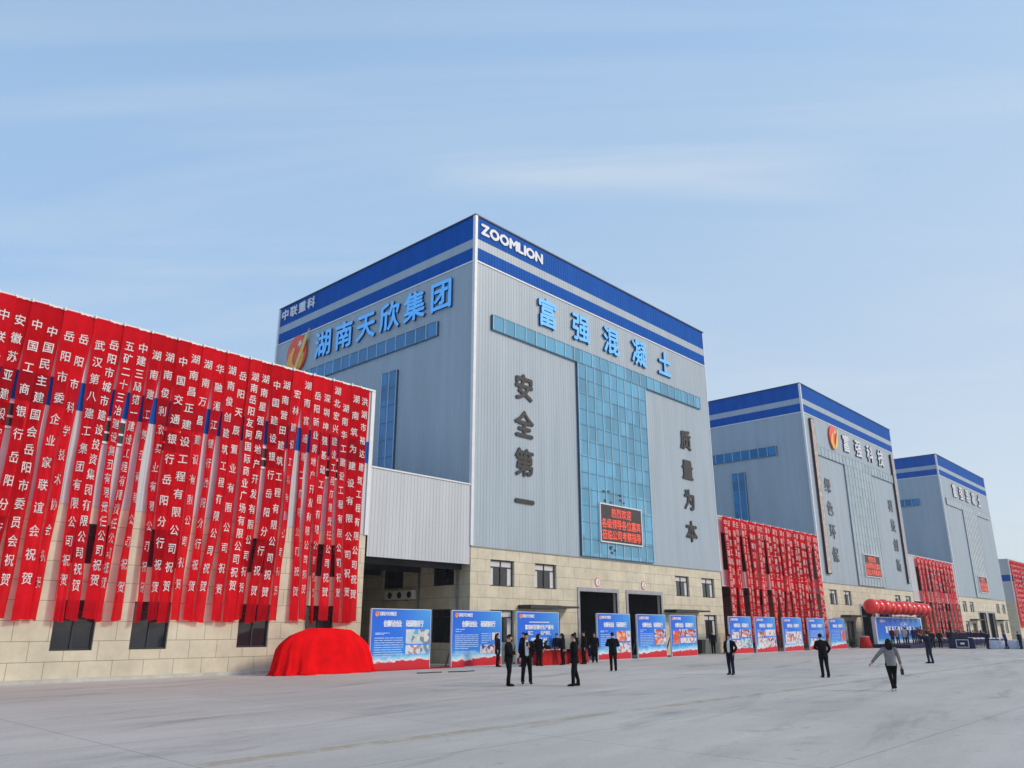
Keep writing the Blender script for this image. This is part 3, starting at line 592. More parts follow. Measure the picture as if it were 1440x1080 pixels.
# ---------------------------------------------------------------- banner halls, link halls, passages
def banner_hall(x0, x1, label, wins):
    t = thing('banner_hall', label, 'building', (x0, FY, 0), 0, 'long low halls behind the banners')
    w = x1-x0; dp = 24.0; F, Lf, Rt, Bk = frames(w, dp)
    lo = [(a-x0, b-x0, 1.10, 2.92) for a, b in wins]; up = [(a-x0, b-x0, 4.28, 5.80) for a, b in wins]
    mb = MB(); wall_holes(mb, F, 0, w, 0, ST, lo+up, 0.22)
    for f_ in (Lf, Rt): mb.fquad(f_, 0, dp, 0, ST, 0)
    mb.fquad(Bk, 0, w, 0, ST, 0); mb.build('stone_base', M['stone'], t)
    for nm, z0, z1, mt in (('cladding', ST+0.01, 10.15, M['clad_pale']), ('blue_band', 10.15, 11.30, M['blue']), ('cladding', 11.30, 14.08, M['clad_pale'])):
        mb = MB(); corr(mb, F, 0, w, z0, z1, 0.0); corr(mb, Lf, 0, dp, z0, z1, 0.0); corr(mb, Rt, 0, dp, z0, z1, 0.0); mb.fquad(Bk, 0, w, z0, z1, 0); mb.build(nm, mt, t)
    mb = MB(); mb.box(0.03, w-0.03, 0.03, dp-0.03, 13.8, 13.95); mb.build('roof', M['roof'], t)
    mb = MB(); mb.box(-0.08, w+0.08, -0.10, 0.06, 14.08, 14.18); mb.box(-0.08, 0.06, 0.06, dp, 14.08, 14.18); mb.box(w-0.06, w+0.08, 0.06, dp, 14.08, 14.18); mb.build('coping', M['trim'], t)
    for a_ in (w-0.13, -0.10): mb = MB(); mb.fbox(F, a_, a_+0.23, ST, 14.08, -0.1, 0.07); mb.build('corner_trim', M['trim'], t)
    for a, b, c, e in lo: window(t, F, a, b, c, e, -0.18, curtains=False)
    for a, b, c, e in up: window(t, F, a, b, c, e, -0.18, curtains=False)
    for a, b, c, e in up:
        o = MB(); o.frame(F, a-0.05, b+0.05, 9.0, 10.05, 0.09, 0.0, 0.075); o.fbox(F, a+0.05, b-0.05, 9.42, 9.50, 0.03, 0.07); o = o.build('slot_window', M['trim'], t)
        p = MB(); p.fquad(F, a+0.03, b-0.03, 9.06, 9.98, 0.045); p.build('pane', M['pane'], o)
    return t
WN = [(-8.2, -6.7), (-5.3, -3.8), (-0.9, 0.6), (2.4, 3.9), (7.0, 8.5), (10.69, 12.18), (13.55, 15.03), (18.1, 19.58), (21.46, 23.02)]
banner_hall(-14, 24.65, 'long low hall hidden behind red banners at the near end of the row', WN)
banner_hall(170.5, 232, 'long low hall with a blue stripe beyond the farthest tall building', [(174+4*k, 175.5+4*k) for k in range(8)])

t = thing('covered_passage', 'pale ribbed metal bridge between the near hall and the tall building', 'building', (24.75, FY, 0))
F, Lf, Rt, Bk = frames(7.32, 23)
mb = MB(); corr(mb, F, 0, 7.32, 5.40, 9.98, 0.02, 0.24); mb.build('cladding', M['clad_pale'], t)
mb = MB(); mb.fbox(F, 0, 7.32, 9.98, 10.06, -0.2, 0.08); mb.build('coping', M['trim'], t)
mb = MB(); mb.box(0, 7.3, 0.02, 23, 9.80, 9.92); mb.build('roof', M['roof'], t)
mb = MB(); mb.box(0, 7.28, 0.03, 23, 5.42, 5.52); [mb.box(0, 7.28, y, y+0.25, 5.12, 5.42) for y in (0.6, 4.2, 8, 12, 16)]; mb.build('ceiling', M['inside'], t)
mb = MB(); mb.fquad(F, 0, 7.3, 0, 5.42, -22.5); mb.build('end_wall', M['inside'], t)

def link_hall(x0, x1, label, ends):
    t = thing('link_hall', label, 'building', (x0, FY, 0), 0, 'link halls between the tall buildings')
    w = x1-x0; F, Lf, Rt, Bk = frames(w, 22)
    nb = 6; pier = 0.35; a0, a1 = ends; cw = (w-a0-a1)/nb
    holes = [(a0+i*cw+pier/2, a0+(i+1)*cw-pier/2, 6.65, 9.8) for i in range(nb)]
    mb = MB(); wall_holes(mb, F, 0, w, 5.35, 11.1, holes, 0.3); mb.build('upper_wall', M['mauve'], t)
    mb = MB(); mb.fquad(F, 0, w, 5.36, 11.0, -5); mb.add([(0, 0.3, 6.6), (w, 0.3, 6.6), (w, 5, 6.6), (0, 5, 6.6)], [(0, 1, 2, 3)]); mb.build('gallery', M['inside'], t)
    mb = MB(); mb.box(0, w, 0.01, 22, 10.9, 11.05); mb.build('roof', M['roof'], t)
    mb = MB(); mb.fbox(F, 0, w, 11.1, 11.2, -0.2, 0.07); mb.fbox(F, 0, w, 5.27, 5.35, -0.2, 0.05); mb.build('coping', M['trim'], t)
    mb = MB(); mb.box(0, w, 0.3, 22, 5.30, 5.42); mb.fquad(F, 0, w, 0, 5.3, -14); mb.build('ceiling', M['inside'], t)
    if a0 > 0.5 or a1 > 0.5:
        mb = MB(); corr(mb, F, 0, a0, 6.5, 11.0, 0.01); corr(mb, F, w-a1, w, 6.5, 11.0, 0.01); mb.build('cladding', M['clad_pale'], t)
    return t
link_hall(61.6, 82.65, 'link hall with dark openings behind banners, between the near and middle tall buildings', (0.3, 0.3))
link_hall(112.2, 133.2, 'link hall with dark openings behind banners, beyond the red balloons', (2.3, 2.3))

# ---------------------------------------------------------------- red hanging banners
TX = ['中联重科股份有限公司祝贺', '安徽苏亚建设安装有限公司祝贺', '中国工商银行岳阳分行祝贺', '中国民主建国会岳阳市委员会祝贺', '岳阳市委企业家联谊会祝贺', '岳阳市科学技术协会祝贺', '武汉第八建工集团有限公司祝贺', '岳阳市城市建设投资集团有限公司祝贺', '五矿二十三冶建设集团有限责任公司祝贺', '中建三局第一建设工程有限责任公司祝贺', '湖南建工集团有限公司祝贺', '湖南俊利欣实业有限公司祝贺', '中国交通银行岳阳分行祝贺', '湖南昌正建设工程有限公司祝贺', '湖南万昌建设有限公司祝贺', '华融湘江银行岳阳分行祝贺', '湖南俊创建筑工程有限公司祝贺', '岳阳天辰置业有限公司祝贺', '湖南岳阳友阿国际商业广场有限公司祝贺', '湖南星强房地产开发有限公司祝贺', '中国建设银行岳阳分行祝贺', '湖南营田建筑工程有限公司祝贺', '宏林建设工程有限公司祝贺', '湖南富通建工有限公司祝贺', '岳阳新业房地产开发有限公司祝贺', '深圳坤强基础工程有限公司祝贺', '湖北宏兴建设工程有限责任公司祝贺', '湖南华工建设工程有限公司祝贺', '湖南筑为建设有限公司祝贺', '洪湖市裕达建筑工程有限公司祝贺']
TOPX = [7.12+0.5828*i for i in range(30)]
GAP = [.12, .10, -.02, .10, .03, .20, -.02, .15, .12, .18, .24, .02, -.02, -.02, .22, .12, .02, .05, -.02, .12, -.02, .10, .28, .12, .05, .08, .15, .03, -.02, .06]
BOT = [(7.2, .6), (7.7, .5), (8.1, .6), (8.75, .5), (9.5, .62), (9.93, .3), (10.75, .42), (11.2, .5), (11.78, .56), (12.2, .3), (12.75, .45), (13.58, .24), (14.15, .42), (14.62, .5), (15.1, .42), (15.65, .5), (16.15, .5), (16.86, .5), (17.42, .6), (17.9, .4), (18.5, .55), (19.1, .6), (19.56, .36), (20.68, .5), (21.1, .4), (21.6, .17), (22.27, .62), (22.95, .42), (23.45, .5), (23.9, .62)]
def strip(name, label, group, text, xt, wt, xm, wm, xb, wb, ztop, zbot, yb, seed, cell, first_z, last_z, rows=30, cols=6, nominal=0.60, tmat='banner_text'):
    """one hanging cloth strip: narrows, pleats and sways on the way down; the lettering is printed on it and follows the cloth"""
    rnd = random.Random(seed); ph, amp, k1 = rnd.uniform(0, 6.28), rnd.uniform(0.012, 0.03), rnd.uniform(0.8, 1.6)
    H = ztop-zbot
    def shape(u, z):
        s = (ztop-z)/H
        if s < 0.5: q = s/0.5; q = q*q*(3-2*q); xc = xt+(xm-xt)*q; w = wt+(wm-wt)*q
        else: q = (s-0.5)/0.5; q = q*q*(3-2*q); xc = xm+(xb-xm)*q; w = wm+(wb-wm)*q
        xc += amp*1.8*math.sin(ph+s*5*k1)*min(1, s*4)+0.012*math.sin(ph*3+s*23)*min(1, s*5)
        pl = max(0.0, 1-w/nominal)
        y = yb - 0.13*s*s*rnd_s - amp*math.sin(ph*2+s*4.2)*min(1, 3*s) - (0.008+0.07*pl)*min(1, s*6+0.1)*math.cos(math.pi*u*(2.2+seed % 3*0.4)+ph)
        y += tw*u*math.sin(math.pi*min(1.0, s*1.1))*(w/nominal) + 0.006*math.sin(u*4.5+z*2.6+ph)*min(1, s*5)
        return Vector((xc+u*w/2, y, z))
    rnd_s = rnd.uniform(0.5, 1.3); tw = rnd.uniform(-0.07, 0.07)
    mb = MB(); vs = []; fs = []
    for i in range(rows+1):
        z = ztop-H*i/rows
        zz = z-(0.05*math.sin(seed*2.3)*((i/rows)**8))
        for j in range(cols+1): vs.append(shape(-1+2*j/cols, zz+(0.04*math.sin(seed+3.0*j/cols))*((i/rows)**10)) - Vector((xt, yb, ztop)))
    for i in range(rows):
        for j in range(cols):
            a = i*(cols+1)+j; fs.append((a, a+1, a+cols+2, a+cols+1))
    mb.add(vs, fs); o = mb.build(name, FAB[(seed*5//3) % 3], None, True, (xt, yb, ztop)); tag(o, label, 'banner', group)
    tm = MB(); n = len(text); stp = (first_z-last_z)/(n-1); sz = min(cell, stp*0.80)
    for i, ch in enumerate(text):
        zc = first_z-i*stp
        put_glyph(tm, ch, lambda x, y, e, zc=zc: shape(x/(nominal/2), zc+y*1.12) - Vector((xt, yb+0.022, ztop)), sz, 0, 0.010, (0, 0))
    tm.build('lettering', M[tmat], o)
    ti = MB(); ti.box(-wt/2-0.01, -wt/2+0.05, -0.03, 0.02, -0.05, 0.10); ti.build('tie', M['white'], o)
    return o
rng = random.Random(11)
MIDW = [.50, .46, .46, .50, .50, .36, .46, .44, .42, .36, .40, .46, .44, .48, .40, .42, .44, .50, .46, .40, .48, .50, .30, .40, .46, .44, .34, .42, .46, .50]
for i in range(30):
    xb, wb = BOT[i]; ga = GAP[i-1] if i else 0.05; gb = GAP[i]; ga, gb = (q*1.7 if q > 0 else q for q in (ga, gb)); xm = TOPX[i]+(ga-gb)/4-0.03; wm_ = 0.583-(ga+gb)/2
    z1 = [13.25, 13.2, 13.16, 13.06, 13.02, 13.05, 12.94, 13.12, 13.22, 13.29, 13.11, 13.19, 13.12, 13.39, 13.27, 13.21, 13.28, 13.15, 13.24, 13.28, 13.09, 13.23, 12.89, 13.48, 13.06, 13.07, 13.58, 12.78, 13.39, 13.38][i]
    strip('hanging_banner', 'red white-lettered banner on the near hall, %s counting from the metal passage' % ORD[29-i], 'red congratulation banners on the near hall', TX[i],
          TOPX[i], 0.62, xm, wm_, xb, wb*0.88, 14.10, 2.18+rng.uniform(-.06, .06), FY-(0.10 if i % 2 else 0.155), i*7+3, 0.405, z1, 3.55+rng.uniform(-.12, .12))
rng = random.Random(5)
n2 = 26
for i in range(n2):
    xt = 62.0+20.3*(i+0.5)/n2; xb = xt+rng.uniform(-.45, .45); wm = rng.uniform(.52, .90)
    strip('hanging_banner', 'red banner on the first link hall, %s counting from the near tall building' % ORD[i], 'red congratulation banners on the first link hall', TX[(i*7+3) % 30],
          xt, rng.uniform(.82, 1.0), xt+rng.uniform(-.3, .3), wm, xb, rng.uniform(.42, .85), 11.12, 0.6+rng.uniform(0, .5), FY-(0.2 if i % 2 else 0.32), 100+i*3, 0.52, 10.6, 1.6, 26, 5, 0.85, 'banner_text_far')
n3 = 20
for i in range(n3):
    xt = 114.6+17.0*(i+0.5)/n3; xb = xt+rng.uniform(-.3, .3)
    if i > 11: xb += 0.5
    strip('hanging_banner', 'red banner on the link hall beyond the balloons, %s from the middle building' % ORD[i], 'red congratulation banners on the second link hall', TX[(i*11+5) % 30],
          xt, 0.88, xt+rng.uniform(-.15, .15), rng.uniform(.42, .70), xb, rng.uniform(.4, .7), 11.0, 0.6+rng.uniform(0, .4), FY-(0.2 if i % 2 else 0.32), 200+i, 0.52, 10.5, 1.5, 22, 4, 0.85, 'banner_text_far')
n4 = 28
for i in range(n4):
    xt = 171.2+0.62*i; xb = xt+rng.uniform(-.1, .1)
    strip('hanging_banner', 'red banner on the far hall beyond the last tall building, %s from its end wall' % ORD[i], 'red congratulation banners on the far hall', TX[(i*5+2) % 30],
          xt, 0.66, xt, rng.uniform(.55, .64), xb, rng.uniform(.5, .64), 13.95, 1.9+rng.uniform(0, .3), FY-(0.16 if i % 2 else 0.25), 300+i, 0.42, 13.0, 3.3, 16, 3, 0.62)

# ---------------------------------------------------------------- display boards along the front
def board(x, w, h, label, pics, lines, kind, seed, y=30.9, th=0.12):
    t = thing('display_board', label, 'poster board', (x, y, 0), 0, 'blue display boards along the yard')
    F = lambda u, z, d: (u, -d, z)
    mb = MB(); mb.box(0, w, 0.0, th, 0.0, h); mb.build('panel', M['board_edge'], t)
    mb = MB(); mb.fquad(F, 0.03, w-0.03, 0.02, h-0.03, 0.004, 0, [[(0, 0), (1, 0), (1, 1), (0, 1)]]); mb.build('print', PRINTS[seed % 3], t)
    for a in (0.4, w-0.5):
        mb = MB(); mb.box(a, a+0.06, th, th+0.8, 0.0, 0.06); mb.add([(a, th, h*0.7), (a+0.06, th, h*0.7), (a+0.06, th+0.8, 0.06), (a, th+0.8, 0.06), (a, th, h*0.7-0.08), (a+0.06, th, h*0.7-0.08), (a+0.06, th+0.7, 0.06), (a, th+0.7, 0.06)], [(0, 1, 2, 3), (4, 5, 6, 7), (0, 3, 7, 4), (1, 2, 6, 5)]); mb.build('brace', M['steel'], t)
    for pi, (a, b, c, e, mt) in enumerate(pics):
        mb = MB(); mb.fquad(F, a*w, c*w, b*h, e*h, 0.008+0.002*pi); mb.build('picture', M[mt], t)
    tx = MB()
    word_row(tx, '湖南天欣集团', F, 0.26*w, 0.915*h, 0.20, 0.17, 0.010, 0, 0.02, (0, 0))
    if kind == 'sign':
        word_row(tx, '富强新型建材生产基地', F, 0.52*w, 0.70*h, 0.27, 0.25, 0.010, 0, 0.03, (0, 0)); word_row(tx, '竣工 · 投产典礼', F, 0.52*w, 0.585*h, 0.25, 0.22, 0.010, 0, 0.02, (0, 0))
        word_row(tx, '签到处', F, 0.52*w, 0.41*h, 0.50, 0.52, 0.010, 0, 0.03, (0, 0))
        tx.fquad(F, 0.28*w, 0.76*w, 0.79*h, 0.805*h, 0.010)
    else:
        word_row(tx, '创新创业 砥砺前行', F, 0.53*w, 0.755*h, 0.32, 0.275, 0.010, 0, 0.035, (0, 0))
    tx.build('lettering', M['print_white'], t)
    lm = MB(); rnd = random.Random(seed+50)
    for (a, c, z0, z1, n) in lines:
        for k in range(n):
            z = z1-(z1-z0)*k/max(1, n-1); u = a; end = c if k < n-1 else a+(c-a)*0.6
            while u < end-0.02:
                l_ = min(rnd.uniform(0.05, 0.16), end-u); lm.fquad(F, u*w, (u+l_)*w, z*h-0.018, z*h+0.018, 0.010); u += l_+0.012
    if lines: lm.build('small_text', M['print_soft'], t)
    logo(t, F, 0.085*w, 0.915*h, 0.13, -0.002, 1).scale = (1, 0.1, 1)
    return t
P_ = 'blue board with %s'
B = [(23.68, 3.73, P_ % 'a plant photo beside text, next to the red draped mound', [(.57, .42, .97, .66, 'photo_plant'), (.57, .25, .82, .40, 'photo_pale'), (.83, .25, .97, .40, 'photo_plant')], [(.07, .30, .58, .60, 2), (.06, .53, .22, .52, 9)], 'n'),
     (28.85, 3.70, P_ % 'two columns of text and one low photo, at the stone corner', [(.56, .23, .98, .38, 'photo_crowd'), (.80, .46, .96, .60, 'photo_pale')], [(.07, .25, .62, .66, 2), (.06, .52, .32, .56, 8), (.58, .78, .42, .58, 5), (.06, .5, .22, .27, 3)], 'n'),
     (33.80, 3.70, P_ % 'only large white writing, behind the red sign-in table', [], [], 'sign'),
     (41.28, 3.60, P_ % 'an orange-red photo at the upper corner, beside the first gateway', [(.56, .40, .84, .62, 'photo_red'), (.85, .40, .98, .62, 'photo_pale'), (.60, .16, .98, .36, 'photo_pale')], [(.08, .3, .60, .62, 2), (.08, .52, .2, .54, 10)], 'n'),
     (45.68, 3.50, P_ % 'four small photos stacked beside text, before the second gateway', [(.58, .48, .98, .66, 'photo_crowd'), (.58, .30, .78, .46, 'photo_red'), (.79, .30, .98, .46, 'photo_pale')], [(.08, .3, .60, .64, 2), (.08, .54, .28, .55, 8)], 'n'),
     (49.83, 3.47, P_ % 'a red strip and a wide photo collage, under the door canopy', [(.08, .30, .30, .62, 'photo_red'), (.31, .48, .96, .66, 'photo_crowd'), (.34, .32, .96, .45, 'photo_pale')], [], 'n'),
     (58.33, 3.68, P_ % 'many photos in a grid, at the corner of the first link hall', [(.08, .40, .40, .58, 'photo_pale'), (.42, .44, .96, .64, 'photo_crowd'), (.08, .18, .45, .36, 'photo_pale'), (.48, .16, .96, .40, 'photo_plant')], [(.08, .25, .6, .63, 2)], 'n'),
     (62.72, 3.70, P_ % 'a dense photo collage, second along the first link hall', [(.08, .42, .45, .60, 'photo_crowd'), (.47, .46, .96, .64, 'photo_pale'), (.08, .16, .52, .40, 'photo_pale'), (.54, .16, .96, .43, 'photo_crowd')], [(.08, .25, .6, .63, 2)], 'n'),
     (67.93, 3.85, P_ % 'one wide group photo across the middle, before the link hall', [(.08, .22, .94, .58, 'photo_pale'), (.14, .30, .60, .52, 'photo_crowd')], [(.08, .25, .6, .63, 2)], 'n'),
     (73.17, 3.74, P_ % 'mostly text and small photos low down, behind the turned-away man', [(.08, .18, .45, .36, 'photo_pale'), (.5, .18, .96, .34, 'photo_plant')], [(.08, .9, .42, .60, 6)], 'n'),
     (78.10, 3.85, P_ % 'a tall red picture at one edge, last before the middle building', [(.70, .26, .92, .62, 'photo_red')], [(.08, .62, .28, .62, 8)], 'n')]
for i, (x, w, lb, pics, lines, kind) in enumerate(B): board(x, w, 2.80, lb, pics, lines, kind, i)

# stage backdrop
t = thing('stage_backdrop', 'wide blue printed stage backdrop under the row of red balloons', 'backdrop', (88.0, 30.0, 0))
F = lambda u, z, d: (u, -d, z)
mb = MB(); mb.box(0, 15.4, 0, 0.35, 0.35, 3.05); mb.build('panel', M['board_edge'], t)
mb = MB(); mb.fquad(F, 0.3, 15.1, 0.4, 2.95, 0.006, 0, [[(0, 0.12), (1, 0.12), (1, 1), (0, 1)]]); mb.build('print', PRINTS[1], t)
mb = MB(); word_row(mb, '富强新型建材生产基地', F, 7.6, 1.75, 0.75, 0.98, 0.012, 0, 0.03, (0, 0)); word_row(mb, '竣工典礼', F, 9.0, 2.35, 0.42, 0.6, 0.012, 0, 0.02, (0, 0)); word_row(mb, '湖南天欣集团', F, 2.2, 2.62, 0.3, 0.32, 0.012, 0, 0.02, (0, 0)); mb.build('lettering', M['print_white'], t)
for a in (0.2, 5, 10, 15.1): mb = MB(); mb.box(a, a+0.1, 0.35, 0.45, 0, 3.0); mb.build('post', M['steel'], t)
mb = MB(); mb.box(85.8, 104.4, 26.2, 30.9, 0, 0.35); tag(mb.build('stage_platform', M['blue_cloth']), 'low dark blue stage platform in front of the wide blue backdrop', 'stage')
# balloons tied above the backdrop
for i in range(11):
    x = 84.9+1.72*i; y = 29.1
    t = thing('red_balloon', 'large shiny red balloon, %s in the row above the stage counting from the podium end' % ORD[i], 'balloon', (x, y, 3.98), 0, 'red balloons above the stage')
    rr = random.Random(i); r = 0.74+rr.uniform(-.03, .05)
    mb = MB(); mb.ball((0, 0, rr.uniform(-.06, .06)), (r, r, r*0.97), 20, 12); mb.tube([(0, 0, -r), (0, 0, -r-0.09)], [0.02, 0.06], 8); mb.build('skin', M['balloon'], t, True)
    mb = MB(); mb.tube([(0, 0, -r-0.08), (0.03, 0.0, -r-0.35), (0, 0.0, -r-0.62)], [0.012]*3, 5); mb.build('tether', M['tube'], t)

# ---------------------------------------------------------------- red draped mound
def draped_mound():
    prof = [(0.0, 18.23, 23.24, 1.15), (0.30, 18.32, 23.20, 1.10), (0.58, 18.38, 23.14, 1.05), (1.07, 18.47, 22.95, 0.95), (1.26, 18.60, 22.80, 0.90), (1.40, 18.74, 22.64, 0.84), (1.58, 18.97, 22.36, 0.74), (1.70, 19.30, 22.16, 0.64), (1.80, 19.60, 21.98, 0.50), (1.87, 19.84, 21.10, 0.36), (1.905, 20.10, 20.95, 0.18)]
    yc = 31.0; n = 120; KS = 31.0/30.2; prof = [((z-1.9)*KS+1.9 if z > 0.05 else 0.0, a*KS, b*KS, ry*0.6) for z, a, b, ry in prof]; mb = MB(); vs = []; fs = []
    rnd = random.Random(3); ph = [rnd.uniform(0, 6.28) for _ in range(5)]
    for (z, a, b, ry) in prof:
        c, rx = (a+b)/2, (b-a)/2; fold = max(0.0, 1-z/1.6)
        for k in range(n):
            t_ = 2*math.pi*k/n; ct, st = math.cos(t_), math.sin(t_); e = 0.62
            px = math.copysign(abs(ct)**e, ct); py = math.copysign(abs(st)**e, st)
            f_ = 1+(0.25+fold)*0.07*(math.sin(13*t_+ph[0])+0.6*math.sin(29*t_+ph[1]+2*z)+0.5*math.sin(7*t_+ph[2])+0.35*math.sin(47*t_+ph[3]))
            fx = 1+(f_-1)*0.35
            zz = z + (0.03*math.sin(3*t_+ph[3])+0.02*math.sin(7*t_+ph[4]) if 0.4 < z < 1.88 else 0)
            vs.append((c+rx*px*fx, yc+ry*py*f_, max(0.004, zz)))
    for i in range(len(prof)-1):
        for k in range(n): fs.append((i*n+k, i*n+(k+1) % n, (i+1)*n+(k+1) % n, (i+1)*n+k))
    fs.append(tuple((len(prof)-1)*n+k for k in range(n)))
    # sharper creases running down the cloth, and a loose hem lying on the yard
    cx0 = sum(v[0] for v in vs)/len(vs)
    def crease(v, k, z):
        q = max(0.0, 1-z/1.75); c_ = (abs(math.sin(k*2*math.pi/n*9.5+ph[1]))**0.35-0.85)*0.13*q+(abs(math.sin(k*2*math.pi/n*21+ph[4]))**0.5-0.7)*0.05*q
        return (v[0]+(v[0]-cx0)*0.12*c_, v[1]+(v[1]-yc)*c_*1.3, v[2])
    vs = [crease(v, i % n, v[2]) for i, v in enumerate(vs)]
    b0 = len(vs); vs += [(cx0+(vs[k][0]-cx0)*(1.035+0.02*math.sin(k*1.3)), yc+(vs[k][1]-yc)*(1.14+0.08*math.sin(k*0.9+1)), 0.012+0.012*math.sin(k*0.7)) for k in range(n)]
    fs += [(b0+k, b0+(k+1) % n, (k+1) % n, k) for k in range(n)]
    mb.add(vs, fs); o = mb.build('draped_mound', M['red_cloth'], None, True)
    return tag(o, 'big rounded object hidden under bright red cloth at the foot of the near hall', 'covered object')
draped_mound()
mb = MB(); mb.box(21.2, 29.5, 30.55, 31.6, 0.002, 0.03); tag(mb.build('red_carpet', M['table_red']), 'narrow strip of red carpet under the first display board', 'carpet')

for i, (p, lb) in enumerate(((((24.0, 27.9), (24.4, 27.75), (24.9, 27.85), (25.3, 27.7)), 'short dark cable lying on the yard before the first board'), (((25.6, 27.6), (26.4, 27.35), (27.1, 27.45)), 'longer dark cable lying on the yard between the first two boards'))):
    mb = MB(); mb.tube([(a, b, 0.022) for a, b in p], [0.022]*len(p), 6); tag(mb.build('loose_cable', M['rubber'], None, True), lb, 'cable')

# ---------------------------------------------------------------- tables, podium, bin
def draped_table(x, y, w, dpt, h, label, mt, name='draped_table', top=True):
    t = thing(name, label, 'table', (x, y, 0))
    mb = MB(); n = 14; out_ = []
    path = []
    for (a, b, c, e) in ((0, 0, w, 0), (w, 0, w, dpt), (w, dpt, 0, dpt), (0, dpt, 0, 0)):
        for k in range(n): path.append((a+(c-a)*k/n, b+(e-b)*k/n))
    m_ = len(path); vs = []
    for (z, g_) in ((h, 0.0), (h*0.5, 0.03), (0.01, 0.06)):
        for k, (px, py) in enumerate(path):
            nx, ny = px-w/2, py-dpt/2; l_ = math.hypot(nx, ny); s = g_*(1+0.8*math.sin(k*1.9)); vs.append((px+nx/l_*s, py+ny/l_*s, z))
    fs = [(r*m_+k, r*m_+(k+1) % m_, (r+1)*m_+(k+1) % m_, (r+1)*m_+k) for r in range(2) for k in range(m_)]; fs.append(tuple(range(m_)))
    mb.add(vs, fs); mb.build('tablecloth', mt, t, True)
    for a in (0.1, w-0.14):
        for b in (0.08, dpt-0.12): mb = MB(); mb.box(a, a+0.04, b, b+0.04, 0, h-0.03); mb.build('leg', M['steel'], t)
    return t
draped_table(33.62, 28.9, 2.17, 0.62, 0.76, 'red draped sign-in table with papers on it', M['table_red'])
for i, (px, py, a) in enumerate(((34.2, 29.1, 0.2), (34.7, 29.2, -0.3), (35.15, 29.05, 0.5), (35.5, 29.25, 0.1))):
    mb = MB(); mb.box(-0.15, 0.15, -0.11, 0.11, 0, 0.03+0.01*(i % 2)); o = mb.build('paper_stack', M['paper'], None, False, (px, py, 0.762)); o.rotation_euler = (0, 0, a)
    tag(o, 'white papers on the red sign-in table, %s from its end nearest the bald man' % ORD[i], 'papers', 'papers on the sign-in table')
draped_table(37.0, 29.6, 1.5, 0.6, 0.76, 'dark red draped table in the mouth of the first gateway', M['table_red'])
t = thing('podium', 'red podium with flowers on top beside the stage', 'podium', (84.5, 30.0, 0))
mb = MB(); mb.tube([(0, 0, 0), (0, 0, 0.6), (0, 0, 1.0)], [(0.78, 0.6), (0.68, 0.5), (0.58, 0.42)], 14, up=(1, 0, 0)); mb.build('skirt', M['table_red'], t, True)
mb = MB(); rnd = random.Random(9)
for k in range(26): mb.ball((rnd.uniform(-.5, .5), rnd.uniform(-.3, .3), 1.02+rnd.uniform(0, .12)), rnd.uniform(.05, .09), 6, 4)
mb.build('flowers', M['flower'], t)
t = thing('rubbish_bin', 'dark wheeled rubbish bin against the stone wall near the lone standing man', 'bin', (56.2, 32.3, 0))
mb = MB(); mb.tube([(0, 0, 0.08), (0, 0, 0.95)], [(0.38, 0.34), (0.46, 0.42)], 4, up=(1, 1, 0)); mb.build('body', M['black'], t)
mb = MB(); mb.tube([(0, 0, 0.95), (0, 0, 1.02), (0, 0, 1.06)], [(0.50, 0.46), (0.50, 0.46), (0.40, 0.36)], 4, up=(1, 1, 0)); mb.build('lid', M['black'], t)
for x in (-0.3, 0.24): mb = MB(); mb.tube([(x, 0.26, 0.09), (x+0.06, 0.26, 0.09)], [0.09, 0.09], 10); mb.build('wheel', M['rubber'], t)
for i, (x, lb) in enumerate(((82.9, 'potted leafy plant between the last display board and the podium'), (85.45, 'potted leafy plant between the podium and the stage'))):
    t = thing('potted_plant', lb, 'plant', (x, 31.6, 0), 0, 'potted plants by the stage'); mb = MB(); mb.tube([(0, 0, 0), (0, 0, 0.45)], [0.2, 0.28], 12); mb.build('pot', M['black'], t)
    mb = MB(); rnd = random.Random(20+i)
    for k in range(60):
        a, e = rnd.uniform(0, 6.28), rnd.uniform(0.2, 1.4); l_ = rnd.uniform(.4, .8); d = Vector((math.cos(a)*math.cos(e), math.sin(a)*math.cos(e), math.sin(e))); s = Vector((-math.sin(a), math.cos(a), 0))*0.04; b = Vector((0, 0, 0.45))
        mb.add([b-s*0.3, b+s*0.3, b+d*l_*0.6+s, b+d*l_-Vector((0, 0, .1)), b+d*l_*0.6-s], [(0, 1, 2, 3, 4)])
    mb.build('leaf', M['plant'], t)

# ---------------------------------------------------------------- people
def pmat(name, col, rough=0.9): return simple(name, col, rough, 0.12, 6, spec=0.12)
C_ = {'black': pmat('black_cloth', (0.006, 0.006, 0.008)), 'navy': pmat('navy_cloth', (0.010, 0.013, 0.035)), 'skin': pmat('skin_tone', (0.55, 0.33, 0.24), 0.5), 'hair': pmat('black_hair', (0.008, 0.007, 0.007), 0.45), 'shoe': pmat('black_leather', (0.010, 0.009, 0.009), 0.35),
      'white': pmat('white_shirt', (0.72, 0.72, 0.74)), 'grey': pmat('grey_knit', (0.22, 0.21, 0.21)), 'jean': pmat('dark_denim', (0.022, 0.028, 0.05)), 'wshoe': pmat('white_trainer', (0.62, 0.60, 0.58), 0.5), 'blue': pmat('blue_jacket', (0.012, 0.016, 0.12)), 'brown': pmat('brown_coat', (0.13, 0.045, 0.03)), 'maroon': pmat('maroon_coat', (0.10, 0.012, 0.025)), 'pale': pmat('pale_coat', (0.45, 0.45, 0.47)), 'plaid': pmat('rust_plaid', (0.30, 0.10, 0.06))}
SK = {}
